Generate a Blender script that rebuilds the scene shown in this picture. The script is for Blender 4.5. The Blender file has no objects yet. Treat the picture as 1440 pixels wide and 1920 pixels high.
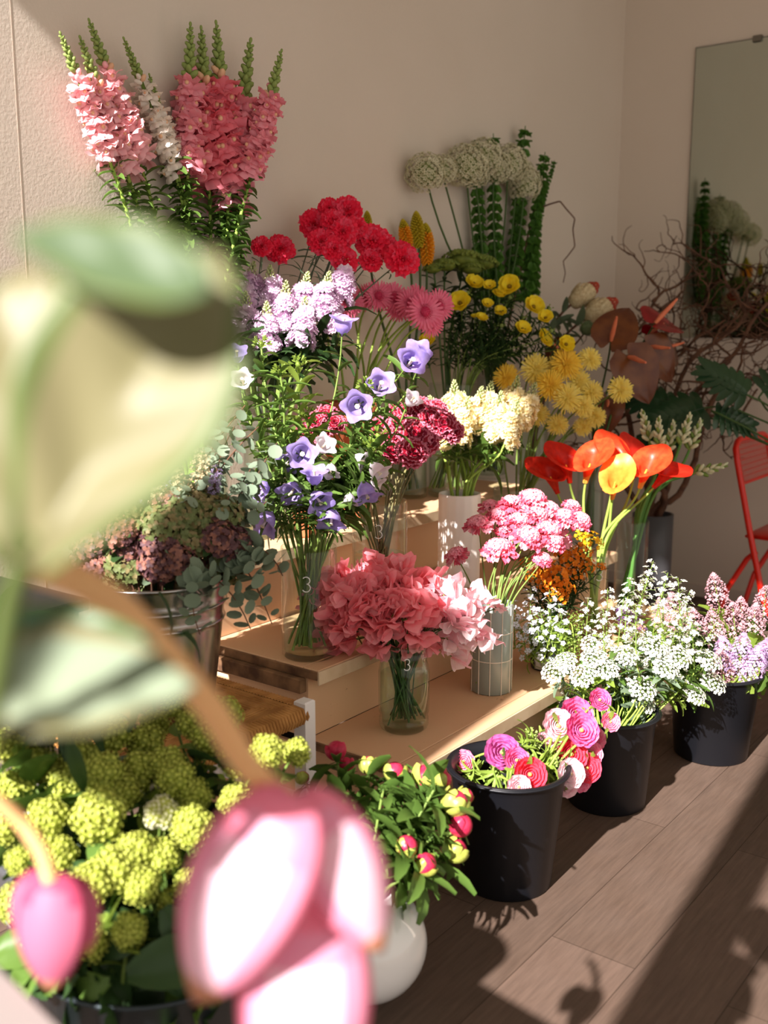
import bpy, math, random
import numpy as np
from mathutils import Matrix, Vector
PI = math.pi
rnd = random.Random(11)
SC = bpy.context.scene
COL = SC.collection

# ---------------------------------------------------------------- camera, sky, sun, exposure
FPX, CAMH = 1950.0, 1.30
_p = math.atan(360 / FPX); _a = math.radians(37.5)
CF = np.array([math.cos(_a) * math.cos(_p), math.sin(_a) * math.cos(_p), -math.sin(_p)])
CR = np.array([math.sin(_a), -math.cos(_a), 0.0]); CU = np.cross(CR, CF)
CP = np.array([0, 0, CAMH])
cam = bpy.data.cameras.new('camera'); camo = bpy.data.objects.new('camera', cam); COL.objects.link(camo)
camo.matrix_world = Matrix([[CR[i], CU[i], -CF[i], CP[i]] for i in range(3)] + [[0, 0, 0, 1]])
cam.sensor_fit = 'VERTICAL'; cam.sensor_height = 36; cam.sensor_width = 27; cam.lens = 36 * FPX / 1920
cam.clip_start = .05
cam.dof.use_dof = True; cam.dof.focus_distance = 2.7; cam.dof.aperture_fstop = 2.5
SC.camera = camo
SC.view_settings.view_transform = 'Standard'; SC.view_settings.look = 'None'
SC.view_settings.gamma = 1; SC.view_settings.exposure = 0.0
SC.view_settings.use_curve_mapping = False
SC.cycles.transparent_max_bounces = 24
SC.cycles.max_bounces = 10
SC.cycles.sample_clamp_indirect = 6
wd = bpy.data.worlds.new('sky'); SC.world = wd; wd.use_nodes = True
bg = wd.node_tree.nodes['Background']
bg.inputs[0].default_value = (1.0, .925, .83, 1); bg.inputs[1].default_value = .98
SUN = np.array([1, .11, -.68]); SUN /= np.linalg.norm(SUN)
sl = bpy.data.lights.new('sun', 'SUN'); sl.energy = 16.5; sl.angle = .012; sl.color = (1, .935, .91)
so = bpy.data.objects.new('sun', sl); COL.objects.link(so)
so.rotation_euler = Vector(SUN).to_track_quat('-Z', 'Y').to_euler()

def ray(x, y): return CF * FPX + CR * (x - 720) + CU * (960 - y)
def at(x, y, d): return CP + ray(x, y) / FPX * d
def atc(x, y, d, m=.05):
    """the point at depth d, kept a hand clear of the two walls"""
    P = at(x, y, d)
    if P[1] > 2.24 - m: P = ony(x, y, 2.24 - m)
    if P[0] > 4.75 - m: r = ray(x, y); P = CP + r * (4.75 - m) / r[0]
    return P
def onz(x, y, z): r = ray(x, y); return CP + r * (z - CAMH) / r[2]
def ony(x, y, v): r = ray(x, y); return CP + r * v / r[1]
def depth(P): return float((np.array(P) - CP) @ CF)

# ---------------------------------------------------------------- mesh builder
def T(x, y, z): m = np.eye(4); m[:3, 3] = (x, y, z); return m
def Rm(a, ax):
    c, s = math.cos(a), math.sin(a); m = np.eye(4); i, j = {'x': (1, 2), 'y': (2, 0), 'z': (0, 1)}[ax]
    m[i, i] = c; m[j, j] = c; m[i, j] = -s; m[j, i] = s; return m
def Rx(a): return Rm(a, 'x')
def Ry(a): return Rm(a, 'y')
def Rz(a): return Rm(a, 'z')
def S(x, y=None, z=None): return np.diag([x, x if y is None else y, x if z is None else z, 1.0])
def norm(v): v = np.array(v, float); return v / (np.linalg.norm(v) + 1e-12)
def align(d, roll=0, pos=(0, 0, 0)):
    z = norm(d); h = np.array([0, 0, 1.]) if abs(z[2]) < .95 else np.array([1., 0, 0])
    x = norm(np.cross(h, z)); y = np.cross(z, x)
    m = np.eye(4); m[:3, 0] = x; m[:3, 1] = y; m[:3, 2] = z; m[:3, 3] = pos
    return m @ Rz(roll)

class MB:
    def __init__(s): s.V = []; s.F = []; s.n = 0
    def add(s, V, F, m=0, M=None):
        V = np.asarray(V, float).reshape(-1, 3)
        if M is not None: V = V @ M[:3, :3].T + M[:3, 3]
        s.V.append(V)
        F = np.asarray(F, int)
        mm = np.full(len(F), m, int) if np.isscalar(m) else np.asarray(m, int)
        s.F.append((F + s.n, mm)); s.n += len(V)
    def merge(s, o, M=None):
        if not o.V: return
        V = np.concatenate(o.V)
        if M is not None: V = V @ M[:3, :3].T + M[:3, 3]
        s.V.append(V)
        for F, m in o.F: s.F.append((F + s.n, m))
        s.n += len(V)
    def pack(s):
        V = np.concatenate(s.V); o = MB(); o.V = [V]; o.n = len(V)
        for k in (3, 4):
            L = [(F, m) for F, m in s.F if F.shape[1] == k]
            if L: o.F.append((np.concatenate([a for a, b in L]), np.concatenate([b for a, b in L])))
        return o
    def mesh(s, name, mats, smooth=True):
        me = bpy.data.meshes.new(name); V = np.concatenate(s.V)
        me.vertices.add(len(V)); me.vertices.foreach_set('co', V.astype(np.float32).ravel())
        loops = []; starts = []; mi = []; c = 0
        for F, m in s.F:
            k = F.shape[1]; loops.append(F.ravel()); starts.append(c + np.arange(len(F)) * k); mi.append(m); c += F.size
        me.loops.add(c); me.loops.foreach_set('vertex_index', np.concatenate(loops).astype(np.int32))
        st = np.concatenate(starts); me.polygons.add(len(st))
        me.polygons.foreach_set('loop_start', st.astype(np.int32))
        me.polygons.foreach_set('material_index', np.concatenate(mi).astype(np.int32))
        me.polygons.foreach_set('use_smooth', np.full(len(st), smooth, bool))
        for m in (mats if isinstance(mats, (list, tuple)) else [mats]): me.materials.append(m)
        me.update(calc_edges=True); me.validate()
        return me

def gridF(nu, nv, wrap=False):
    c = nv if wrap else nv + 1
    i, j = np.meshgrid(np.arange(nu), np.arange(nv), indexing='ij'); i = i.ravel(); j = j.ravel(); k = (j + 1) % c if wrap else j + 1
    return np.stack([i * c + j, i * c + k, (i + 1) * c + k, (i + 1) * c + j], 1)
def tube(mb, P, r, n=6, m=0, cap=True):
    P = np.asarray(P, float); k = len(P); r = np.full(k, r, float) if np.isscalar(r) else np.asarray(r, float)
    t = np.gradient(P, axis=0); t /= np.linalg.norm(t, axis=1)[:, None] + 1e-12
    h = np.array([0, 0, 1.]) if abs(t[0][2]) < .9 else np.array([1., 0, 0])
    u = norm(np.cross(h, t[0])); a = np.linspace(0, 2 * PI, n, endpoint=False); out = []
    for i in range(k):
        u = norm(u - t[i] * (u @ t[i])); w = np.cross(t[i], u)
        out.append(P[i] + r[i] * (np.cos(a)[:, None] * u + np.sin(a)[:, None] * w))
    V = np.concatenate(out); F = gridF(k - 1, n, True); mb.add(V, F, m)
    if cap:
        for q, i in ((0, 0), (k - 1, k - 1)):
            b = np.concatenate([out[i], [P[i]]]); f = [(j, (j + 1) % n, n) if q else ((j + 1) % n, j, n) for j in range(n)]
            mb.add(b, f, m)
def lathe(mb, prof, n=32, m=0, M=None, mod=None):
    prof = np.asarray(prof, float); a = np.linspace(0, 2 * PI, n, endpoint=False)
    R = prof[:, 0][:, None] * np.ones(n); Z = prof[:, 1][:, None] * np.ones(n)
    if mod is not None: R, Z = mod(R, Z, a[None, :])
    V = np.stack([R * np.cos(a), R * np.sin(a), Z], -1).reshape(-1, 3)
    F = gridF(len(prof) - 1, n, True)
    if np.isscalar(m): mb.add(V, F, m, M)
    else: mb.add(V, F, np.repeat(np.asarray(m, int), n), M)
def box(mb, x0, y0, z0, x1, y1, z1, m=0, b=0.0, M=None):
    if b > 0:
        pts = []
        for z, i in ((z0, b), (z0 + b, 0), (z1 - b, 0), (z1, b)):
            pts += [(x0 + i, y0 + i, z), (x1 - i, y0 + i, z), (x1 - i, y1 - i, z), (x0 + i, y1 - i, z)]
        F = gridF(3, 4, True).tolist() + [[3, 2, 1, 0], [12, 13, 14, 15]]
        mb.add(pts, F, m, M); return
    V = [(x, y, z) for z in (z0, z1) for x, y in ((x0, y0), (x1, y0), (x1, y1), (x0, y1))]
    mb.add(V, [(3, 2, 1, 0), (4, 5, 6, 7), (0, 1, 5, 4), (1, 2, 6, 5), (2, 3, 7, 6), (3, 0, 4, 7)], m, M)
def sph(mb, r, m=0, M=None, nu=8, nv=12):
    t = np.linspace(0, PI, nu + 1); lathe(mb, np.stack([r * np.sin(t), -r * np.cos(t)], 1), nv, m, M)
def petal(mb, M, L, W, th0=.2, bend=0., cup=0., ruf=0., rf=2., nu=4, nv=4, a=1., b=.7, tipw=.1, m=0, tip=None, jag=0., ph=None, x0=0.):
    u = np.linspace(0, 1, nu + 1); v = np.linspace(-1, 1, nv + 1)
    w = W / 2 * np.sin(PI * (u ** a * (1 - tipw) + .06)) ** b
    th = th0 + bend * u; ds = L / nu
    X = x0 + np.concatenate([[0], np.cumsum(np.cos((th[1:] + th[:-1]) / 2) * ds)]); Z = np.concatenate([[0], np.cumsum(np.sin((th[1:] + th[:-1]) / 2) * ds)])
    ph = rnd.random() * 6 if ph is None else ph
    VV, UU = np.meshgrid(v, u)
    off = cup * w[:, None] * VV ** 2 * 2 + ruf * L * UU ** 1.5 * np.sin(rf * PI * VV + ph)
    al = jag * L * UU ** 4 * np.sin(rf * 2.3 * PI * VV + ph * 2)
    c, s_ = np.cos(th)[:, None], np.sin(th)[:, None]
    P = np.stack([X[:, None] - s_ * off + c * al, w[:, None] * VV, Z[:, None] + c * off + s_ * al], -1)
    mi = np.full((nu, nv), m)
    if tip is not None: mi[-1:] = tip
    mb.add(P.reshape(-1, 3), gridF(nu, nv), mi.ravel(), M)
def kite(mb, M, L, W, th=.3, m=0, k=.6, cup=.15):
    c, s = math.cos(th), math.sin(th)
    V = [(0, 0, 0), (c * L * k, -W / 2, s * L * k + cup * L), (c * L, 0, s * L), (c * L * k, W / 2, s * L * k + cup * L), (c * L * .5, 0, s * L * .5)]
    mb.add(V, [(0, 1, 4), (1, 2, 4), (2, 3, 4), (3, 0, 4)], m, M)
def kfloret(n, L, W, th=.3, m=0, cm=None, k=.65):
    o = MB()
    for i in range(n): kite(o, Rz(2 * PI * i / n), L, W, th, m, k)
    if cm is not None: sph(o, L * .18, cm, T(0, 0, L * .08), 3, 5)
    return o.pack()
def fib(n, zmin=-1.):
    out = []
    for i in range(n):
        z = 1 - (i + .5) / n * (1 - zmin); r = math.sqrt(max(0, 1 - z * z)); t = i * 2.399963
        out.append(np.array([r * math.cos(t), r * math.sin(t), z]))
    return out
def bez(P0, P1, P2, P3, n=10):
    t = np.linspace(0, 1, n + 1)[:, None]
    return (1 - t) ** 3 * P0 + 3 * (1 - t) ** 2 * t * P1 + 3 * (1 - t) * t * t * P2 + t ** 3 * P3

# ---------------------------------------------------------------- materials
def lin(h):
    h = h.lstrip('#'); c = [int(h[i:i + 2], 16) / 255 for i in (0, 2, 4)]
    return tuple((x / 12.92 if x <= .04045 else ((x + .055) / 1.055) ** 2.4) for x in c) + (1,)
MT = {}
def N(nt, t, **k):
    n = nt.nodes.new(t)
    for a, b in k.items():
        if a in n.inputs: n.inputs[a].default_value = b
        else: setattr(n, a, b)
    return n
def pm(name, h, h2=None, rough=.55, trans=.3, ns=3., spec=.3, metal=0., bump=0., coat=0.):
    if name in MT: return MT[name]
    m = bpy.data.materials.new(name); m.use_nodes = True; nt = m.node_tree; L = nt.links
    bs = nt.nodes['Principled BSDF']; out = nt.nodes['Material Output']
    bs.inputs['Roughness'].default_value = rough; bs.inputs['Specular IOR Level'].default_value = spec
    bs.inputs['Metallic'].default_value = metal; bs.inputs['Coat Weight'].default_value = coat
    tc = nt.nodes.new('ShaderNodeTexCoord'); nz = nt.nodes.new('ShaderNodeTexNoise')
    nz.inputs['Scale'].default_value = ns; nz.inputs['Detail'].default_value = 3; L.new(tc.outputs['Object'], nz.inputs['Vector'])
    rp = nt.nodes.new('ShaderNodeValToRGB'); rp.color_ramp.elements[0].position = .35; rp.color_ramp.elements[1].position = .65
    rp.color_ramp.elements[0].color = lin(h); rp.color_ramp.elements[1].color = lin(h2 or h)
    L.new(nz.outputs['Fac'], rp.inputs['Fac']); L.new(rp.outputs['Color'], bs.inputs['Base Color'])
    if bump:
        bp = nt.nodes.new('ShaderNodeBump'); bp.inputs['Strength'].default_value = bump; bp.inputs['Distance'].default_value = .01
        L.new(nz.outputs['Fac'], bp.inputs['Height']); L.new(bp.outputs['Normal'], bs.inputs['Normal'])
    if trans > 0:
        tr = nt.nodes.new('ShaderNodeBsdfTranslucent'); mx = nt.nodes.new('ShaderNodeMixShader'); mx.inputs[0].default_value = trans
        L.new(rp.outputs['Color'], tr.inputs['Color']); L.new(bs.outputs[0], mx.inputs[1]); L.new(tr.outputs[0], mx.inputs[2]); L.new(mx.outputs[0], out.inputs['Surface'])
    MT[name] = m; return m
def glassmat(name, tint=(.96, .985, .97), ior=1.45, rough=0.):
    if name in MT: return MT[name]
    m = bpy.data.materials.new(name); m.use_nodes = True; nt = m.node_tree; nt.nodes.remove(nt.nodes['Principled BSDF'])
    tr = nt.nodes.new('ShaderNodeBsdfTransparent'); tr.inputs[0].default_value = (*tint, 1)
    gl = nt.nodes.new('ShaderNodeBsdfGlossy'); gl.inputs['Roughness'].default_value = rough
    fr = nt.nodes.new('ShaderNodeLayerWeight'); pw = N(nt, 'ShaderNodeMath', operation='POWER'); pw.inputs[1].default_value = 3.5
    ma = N(nt, 'ShaderNodeMath', operation='MULTIPLY_ADD'); ma.inputs[1].default_value = .55; ma.inputs[2].default_value = (ior - 1) ** 2 / (ior + 1) ** 2; mx = nt.nodes.new('ShaderNodeMixShader')
    L = nt.links; L.new(fr.outputs['Facing'], pw.inputs[0]); L.new(pw.outputs[0], ma.inputs[0]); L.new(ma.outputs[0], mx.inputs[0]); L.new(tr.outputs[0], mx.inputs[1]); L.new(gl.outputs[0], mx.inputs[2]); L.new(mx.outputs[0], nt.nodes['Material Output'].inputs['Surface'])
    MT[name] = m; return m

# ---------------------------------------------------------------- object helpers
def tag(o, label=None, cat=None, group=None, kind=None):
    if label: o['label'] = label
    if cat: o['category'] = cat
    if group: o['group'] = group
    if kind: o['kind'] = kind
    return o
def toM(M): return Matrix([[float(M[i, j]) for j in range(4)] for i in range(4)])
def obj(name, mb, mats, parent=None, M=None, smooth=True):
    me = mb if isinstance(mb, bpy.types.Mesh) else mb.mesh(name, mats, smooth)
    o = bpy.data.objects.new(name, me); COL.objects.link(o)
    if parent is not None: o.parent = parent
    if M is not None: o.matrix_local = toM(M)
    return o
def empty(name, loc, label, cat, group=None):
    o = bpy.data.objects.new(name, None); COL.objects.link(o); o.location = [float(v) for v in loc]; o.empty_display_size = .03
    return tag(o, label, cat, group)
def solidify(o, t, off=0):
    m = o.modifiers.new('thickness', 'SOLIDIFY'); m.thickness = t; m.offset = off; return o

# ================================================================ THE ROOM
XM, YW = 4.75, 2.24
def plaster(name, h, h2):
    m = pm(name, h, h2, rough=.85, trans=0, ns=1.2, spec=.15)
    nt = m.node_tree; bs = nt.nodes['Principled BSDF']
    tc = nt.nodes.new('ShaderNodeTexCoord'); n1 = N(nt, 'ShaderNodeTexNoise', Scale=120., Detail=5., Roughness=.6)
    bp = N(nt, 'ShaderNodeBump', Strength=.22, Distance=.004)
    nt.links.new(tc.outputs['Object'], n1.inputs['Vector']); nt.links.new(n1.outputs['Fac'], bp.inputs['Height']); nt.links.new(bp.outputs['Normal'], bs.inputs['Normal'])
    return m
wallm = plaster('wall_paint', 'd0c4b6', 'ccbfb0')
def plankmat():
    m = bpy.data.materials.new('dark_wood_planks'); m.use_nodes = True; nt = m.node_tree; L = nt.links; bs = nt.nodes['Principled BSDF']
    tc = nt.nodes.new('ShaderNodeTexCoord'); mp = N(nt, 'ShaderNodeMapping'); mp.inputs['Rotation'].default_value = (0, 0, math.radians(0))
    L.new(tc.outputs['Object'], mp.inputs['Vector'])
    br = N(nt, 'ShaderNodeTexBrick', Scale=1., **{'Mortar Size': .0012, 'Mortar Smooth': .3, 'Brick Width': 1.22, 'Row Height': .19, 'Bias': 0.})
    br.inputs['Color1'].default_value = lin('635146'); br.inputs['Color2'].default_value = lin('55453a'); br.inputs['Mortar'].default_value = lin('3a2c22')
    L.new(mp.outputs[0], br.inputs['Vector'])
    mp2 = N(nt, 'ShaderNodeMapping'); mp2.inputs['Scale'].default_value = (3, 40, 1); L.new(mp.outputs[0], mp2.inputs['Vector'])
    nz = N(nt, 'ShaderNodeTexNoise', Scale=2.5, Detail=6., Roughness=.65); L.new(mp2.outputs[0], nz.inputs['Vector'])
    n2 = N(nt, 'ShaderNodeTexNoise', Scale=9., Detail=4.); L.new(tc.outputs['Object'], n2.inputs['Vector'])
    rp = nt.nodes.new('ShaderNodeValToRGB'); rp.color_ramp.elements[0].position = .3; rp.color_ramp.elements[0].color = (.62, .6, .58, 1); rp.color_ramp.elements[1].position = .7; rp.color_ramp.elements[1].color = (1.12, 1.1, 1.08, 1)
    L.new(nz.outputs['Fac'], rp.inputs['Fac'])
    mx = N(nt, 'ShaderNodeMix', data_type='RGBA', blend_type='MULTIPLY'); mx.inputs[0].default_value = .75
    L.new(br.outputs['Color'], mx.inputs[6]); L.new(rp.outputs['Color'], mx.inputs[7]); L.new(mx.outputs[2], bs.inputs['Base Color'])
    mr = N(nt, 'ShaderNodeMapRange'); mr.inputs[3].default_value = .42; mr.inputs[4].default_value = .98; L.new(n2.outputs['Fac'], mr.inputs[0]); L.new(mr.outputs[0], bs.inputs['Roughness'])
    bp = N(nt, 'ShaderNodeBump', Strength=.25, Distance=.002); L.new(nz.outputs['Fac'], bp.inputs['Height']); L.new(bp.outputs['Normal'], bs.inputs['Normal'])
    bs.inputs['Specular IOR Level'].default_value = .35
    return m
def struct(name, mb, mat): return tag(obj(name, mb, mat, smooth=False), kind='structure')
b = MB(); box(b, -1.2, -1.7, -.05, XM + .1, YW + .1, 0); struct('floor', b, plankmat())
b = MB(); box(b, -.7, YW, 0, XM + .1, YW + .1, 3.62); struct('wall_back', b, wallm)
b = MB(); box(b, XM, -1.7, 0, XM + .1, YW, 3.62); struct('wall_right', b, wallm)
b = MB(); box(b, -.75, -1.7, 3.62, XM + .1, YW + .1, 3.7); struct('ceiling', b, wallm)
# shop front behind the camera: unseen posts, plus a panel added to shape the sunlight
maskm = pm('sun_mask_paint', '8f8a84', trans=0)
b = MB(); box(b, -.68, .33, 0, -.6, .47, 3.62); box(b, -.68, 1.15, 2.42, -.6, 1.29, 3.62); box(b, -.68, 1.03, 1.66, -.6, 1.42, 2.42); box(b, -.70, -1.7, 3.53, -.6, YW, 3.62)  # middle post and floating panel are added only to shade the steps
box(b, -.68, -1.3, 0, -.6, -1.2, 3.62); box(b, -.68, 2.16, 0, -.6, YW, 3.62); box(b, -.68, -1.7, 0, -.6, YW, .12)
struct('shopfront_sun_mask_1', b, maskm)
b = MB()
box(b, 1.508, YW - .0006, 0, 1.5105, YW, 3.6)
struct('trim_1', b, pm('joint', 'bcaa9a', trans=0))
b = MB(); box(b, XM - .012, -1.7, 0, XM, YW, .06); struct('baseboard_right', b, pm('skirting', 'c9bbae', trans=0))
# frameless mirror
mir = empty('wall_mirror', (XM - .006, 1.1, 1.22), 'frameless rectangular mirror on the right wall held by small metal clips', 'mirror')
mm = pm('mirror_silver', 'b9c0b6', rough=.0, trans=0, metal=1.)
b = MB(); box(b, -.004, -1.2, 0, .004, .79, 1.265); obj('mirror_glass', b, mm, mir, smooth=False)
b = MB(); box(b, -.005, -1.2, 1.2655, .005, .79, 1.2685); box(b, -.005, .7905, 0, .005, .793, 1.2685); obj('mirror_edge', b, pm('edge', '5c574e', trans=0), mir, smooth=False)
for y in (.52, -.5):
    b = MB(); box(b, -.012, y - .02, 1.25, .005, y + .02, 1.278, b=.003); obj('mirror_clip', b, pm('clip_metal', '77736a', trans=0, metal=1, rough=.35), mir, smooth=False)

# ================================================================ STEPPED STAND
def woodpaint():
    m = pm('worn_cream_paint', 'd9b18b', 'cea57e', rough=.6, trans=0, ns=2.)
    nt = m.node_tree; L = nt.links; bs = nt.nodes['Principled BSDF']; old = bs.inputs['Base Color'].links[0].from_socket
    tc = nt.nodes.new('ShaderNodeTexCoord'); mp = N(nt, 'ShaderNodeMapping'); mp.inputs['Scale'].default_value = (1, 3.2, 3.2); L.new(tc.outputs['Object'], mp.inputs[0])
    nz = N(nt, 'ShaderNodeTexNoise', Scale=14., Detail=9., Roughness=.72); L.new(mp.outputs[0], nz.inputs['Vector'])
    n2 = N(nt, 'ShaderNodeTexNoise', Scale=2.3, Detail=2.); L.new(tc.outputs['Object'], n2.inputs['Vector'])
    ad = N(nt, 'ShaderNodeMath', operation='MULTIPLY_ADD'); ad.inputs[1].default_value = .45; L.new(n2.outputs['Fac'], ad.inputs[0]); L.new(nz.outputs['Fac'], ad.inputs[2])
    rp = nt.nodes.new('ShaderNodeValToRGB'); rp.color_ramp.elements[0].position = .875; rp.color_ramp.elements[0].color = (0, 0, 0, 1); rp.color_ramp.elements[1].position = .95; rp.color_ramp.elements[1].color = (1, 1, 1, 1)
    L.new(ad.outputs[0], rp.inputs['Fac'])
    mx = N(nt, 'ShaderNodeMix', data_type='RGBA'); L.new(rp.outputs['Color'], mx.inputs[0]); L.new(old, mx.inputs[6]); mx.inputs[7].default_value = lin('8f6546')
    L.new(mx.outputs[2], bs.inputs['Base Color']); return m
wp = woodpaint(); wpd = pm('bare_worn_edge', '4f3624', '8a6848', trans=0, ns=18., rough=.8); wps = pm('pale_edge_strip', 'cdb594', 'b79a78', trans=0, ns=12.)
X0, X1 = 1.80, 3.45
TY = (1.30, 1.58, 1.93); TZ = (.29, .47, .68); YB = YW - .005
st = empty('stepped_display_stand', ((X0 + X1) / 2, 1.75, 0), 'three-tier stepped wooden plant stand in worn cream paint against the wall', 'display stand')
cx, cy = (X0 + X1) / 2, 1.75
for i in range(3):
    y0 = TY[i]; y1 = (TY[i + 1] + .035) if i < 2 else YB; z = TZ[i]
    b = MB(); box(b, X0 - cx, y0 - cy + .05, z - .022, X1 - cx, y1 - cy, z, b=.002); obj('tread', b, wp, st, smooth=False)
    b = MB(); box(b, X0 - cx, y0 - cy, z - .022, X1 - cx, y0 - cy + .048, z, b=.002); obj('edge_board', b, wp, st, smooth=False)
    b = MB(); box(b, X0 - cx - .004, y0 - cy - .005, z - .036, X1 - cx, y0 - cy - .0005, z - .002, b=.001); obj('edge_strip', b, wps, st, smooth=False)
    b = MB(); box(b, X0 - cx - .006, y0 - cy, z - .024, X0 - cx - .0005, y1 - cy, z - .003, b=.001); obj('worn_end_edge', b, wpd, st, smooth=False)
    zb = 0 if i == 0 else TZ[i - 1]
    b = MB(); box(b, X0 - cx + .012, y0 - cy + .036, zb, X1 - cx - .01, y0 - cy + .052, z - .023); obj('riser', b, wp, st, smooth=False)
    ye = YB
    b = MB(); box(b, X0 - cx + .0, y0 - cy + .034, zb + (.001 if i else 0), X0 - cx + .011, ye - cy, z - .0225); obj('side_panel', b, wp, st, smooth=False)
    b = MB(); box(b, X1 - cx - .01, y0 - cy + .036, zb + (.001 if i else 0), X1 - cx, ye - cy, z - .0225); obj('side_panel', b, wp, st, smooth=False)
b = MB(); box(b, X0 - cx - .022, TY[1] - cy + .04, TZ[1] - .062, X0 - cx - .001, 2.1 - cy, TZ[1] - .026, b=.002); obj('side_batten', b, wpd, st, smooth=False)
# ================================================================ VESSELS
glass = glassmat('clear_glass'); glassg = glassmat('greenish_glass', (.93, .97, .94)); water = glassmat('water', (.93, .97, .93), 1.2)
white_ink = pm('white_marker', 'f4f2ee', trans=0, rough=.8)
black = pm('black_plastic', '111216', '131419', rough=.42, trans=0, spec=.35)
def glass_body(parent, r, h, rb=None, t=.0035, m=glass, prof=None):
    rb = rb or r; b = MB()
    p = prof or [(0, 0), (rb - .006, 0), (rb, .006), (rb, .02), (r, h - .004), (r - .0015, h), (r - t, h - .002), (rb - t, .022), (rb - .014, .014), (0, .013)]
    lathe(b, p, 48); return obj('glass_body', b, m, parent)
def water_body(parent, r, z0, z1):
    b = MB(); lathe(b, [(0, z0), (r, z0 + .002), (r, z1), (r * .98, z1 + .001), (0, z1)], 40); return obj('water', b, water, parent)
def digit3(parent, r, z, ang, s=.012):
    P = []
    for t in np.linspace(2.5, -1.45, 10): P.append((math.cos(t) * .5, .52 + math.sin(t) * .5))
    for t in np.linspace(1.35, -2.6, 10): P.append((math.cos(t) * .56, -.5 + math.sin(t) * .56))
    Q = [((r + .0012) * math.cos(ang + x * s / r), (r + .0012) * math.sin(ang + x * s / r), z + y * s) for x, y in P]
    b = MB(); tube(b, Q, .0013, 5); return obj('painted_number', b, white_ink, parent)
CAMA = lambda c: math.atan2(-c[1], -c[0])   # side of a vase that faces the camera
def vase(kind, px, py, z, r, h, label, cat='vase', rb=None, y=None, wl=None, three=None, **k):
    c = onz(px, py, z) if y is None else ony(px, py, y)
    c = np.array([c[0], c[1], z])
    if y is None: c = c + norm([c[0], c[1], 0]) * (rb or r)      # py is where its near foot meets the surface
    e = empty(kind, c, label, cat, k.get('group')); v = dict(c=c, r=r, h=h, e=e, rb=rb or r, d=depth(c))
    if kind.startswith('glass'):
        gb_ = glass_body(e, r, h, rb, m=k.get('m', glass))
        if wl: water_body(e, (rb or r) - .0045, .015, wl)
        if three: digit3(gb_, r, three, CAMA(c) + k.get('ta', 0), .018)
    return v
V = {}
V['snap'] = vase('glass_vase', 362, 700, .68, .085, .47, 'tall clear glass cylinder on the top step holding the snapdragons', y=2.11, wl=.2)
V['stock'] = vase('glass_vase', 508, 725, .68, .085, .42, 'clear glass cylinder on the top step holding lilac stock and red carnations', y=2.08, wl=.3)
V['yel'] = vase('glass_vase', 850, 660, .68, .085, .40, 'clear glass vase packed with the dark stems of the small yellow ranunculus', y=2.06, wl=.25)
V['allium'] = vase('glass_vase', 925, 700, .68, .06, .40, 'clear glass vase at the wall holding alliums and bells of Ireland', y=2.16, wl=.2)
V['poker'] = vase('glass_vase', 770, 700, .68, .06, .36, 'clear glass vase at the wall holding the orange torch lilies', y=2.15, wl=.2)
V['prot'] = vase('glass_vase', 1000, 790, .68, .06, .32, 'clear glass vase at the right end of the top step holding two proteas', y=2.02, wl=.2)
V['spider'] = vase('glass_vase', 965, 905, .47, .075, .25, 'clear glass vase on the middle step holding the yellow spiky gerberas', y=1.84, wl=.15)
V['maroon'] = vase('glass_vase', 712, 915, .47, .078, .33, 'wide glass cylinder marked 3 holding maroon picotee flowers, water half way up', y=1.77, wl=.175, three=.255, ta=-.05)
V['camp'] = vase('glass_vase', 578, 985, .47, .070, .28, 'glass cylinder marked 3 holding the lilac bellflowers', y=1.68, wl=.10, three=.2, ta=-.1)
V['anth'] = vase('glass_vase', 1108, 900, .47, .05, .34, 'tall narrow glass vase of dark stems behind the orange callas', y=1.72, wl=.2)
V['calla'] = vase('glass_vase', 1110, 1200, .29, .044, .275, 'narrow glass cylinder holding orange calla lilies on the lowest step', wl=.085, three=.215, ta=.35)
V['orn'] = vase('glass_vase', 1178, 1168, .29, .055, .345, 'tall glass cylinder of thick green budded stems beside the callas', wl=.13)
# ridged jar
V['jar'] = vase('storage_jar', 757, 1383, .29, .064, .225, 'clear ridged glass jar marked 3 holding coral sweet peas')
v = V['jar']
jb_ = glass_body(v['e'], 0, 0, prof=[(0, 0), (.05, 0), (.059, .006), (.062, .014), (.062, .03), (.058, .036), (.063, .046), (.064, .06), (.064, .15), (.06, .17), (.056, .182), (.06, .19), (.06, .197), (.056, .203), (.06, .215), (.06, .225), (.056, .225), (.054, .2), (.057, .17), (.06, .15), (.06, .05), (.054, .036), (.055, .02), (0, .012)], m=glassg)
b = MB(); lathe(b, [(0, .014), (.053, .016), (.058, .05), (.0585, .145), (.057, .146), (0, .146)], 40); obj('water', b, glassmat('green_water', (.9, .96, .9), 1.2), v['e'])
digit3(jb_, .0575, .185, CAMA(v['c']) + .12, .0135)
# white ribbed vase
V['white'] = vase('ribbed_vase', 862, 925, .47, .066, .295, 'tall white ribbed ceramic cylinder vase on the middle step', y=1.78)
b = MB(); lathe(b, [(0, 0), (.062, 0), (.066, .005)] + [(.066, z) for z in np.linspace(.02, .285, 12)] + [(.065, .293), (.062, .294), (.06, .285), (.06, .03), (0, .025)], 64, mod=lambda R, Z, a: (R * (1 + .018 * np.abs(np.cos(8 * a)) * (R > .064)), Z))
obj('ceramic_body', b, pm('white_glaze', 'efe6de', rough=.3, trans=0, spec=.5), V['white']['e'])
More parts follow.
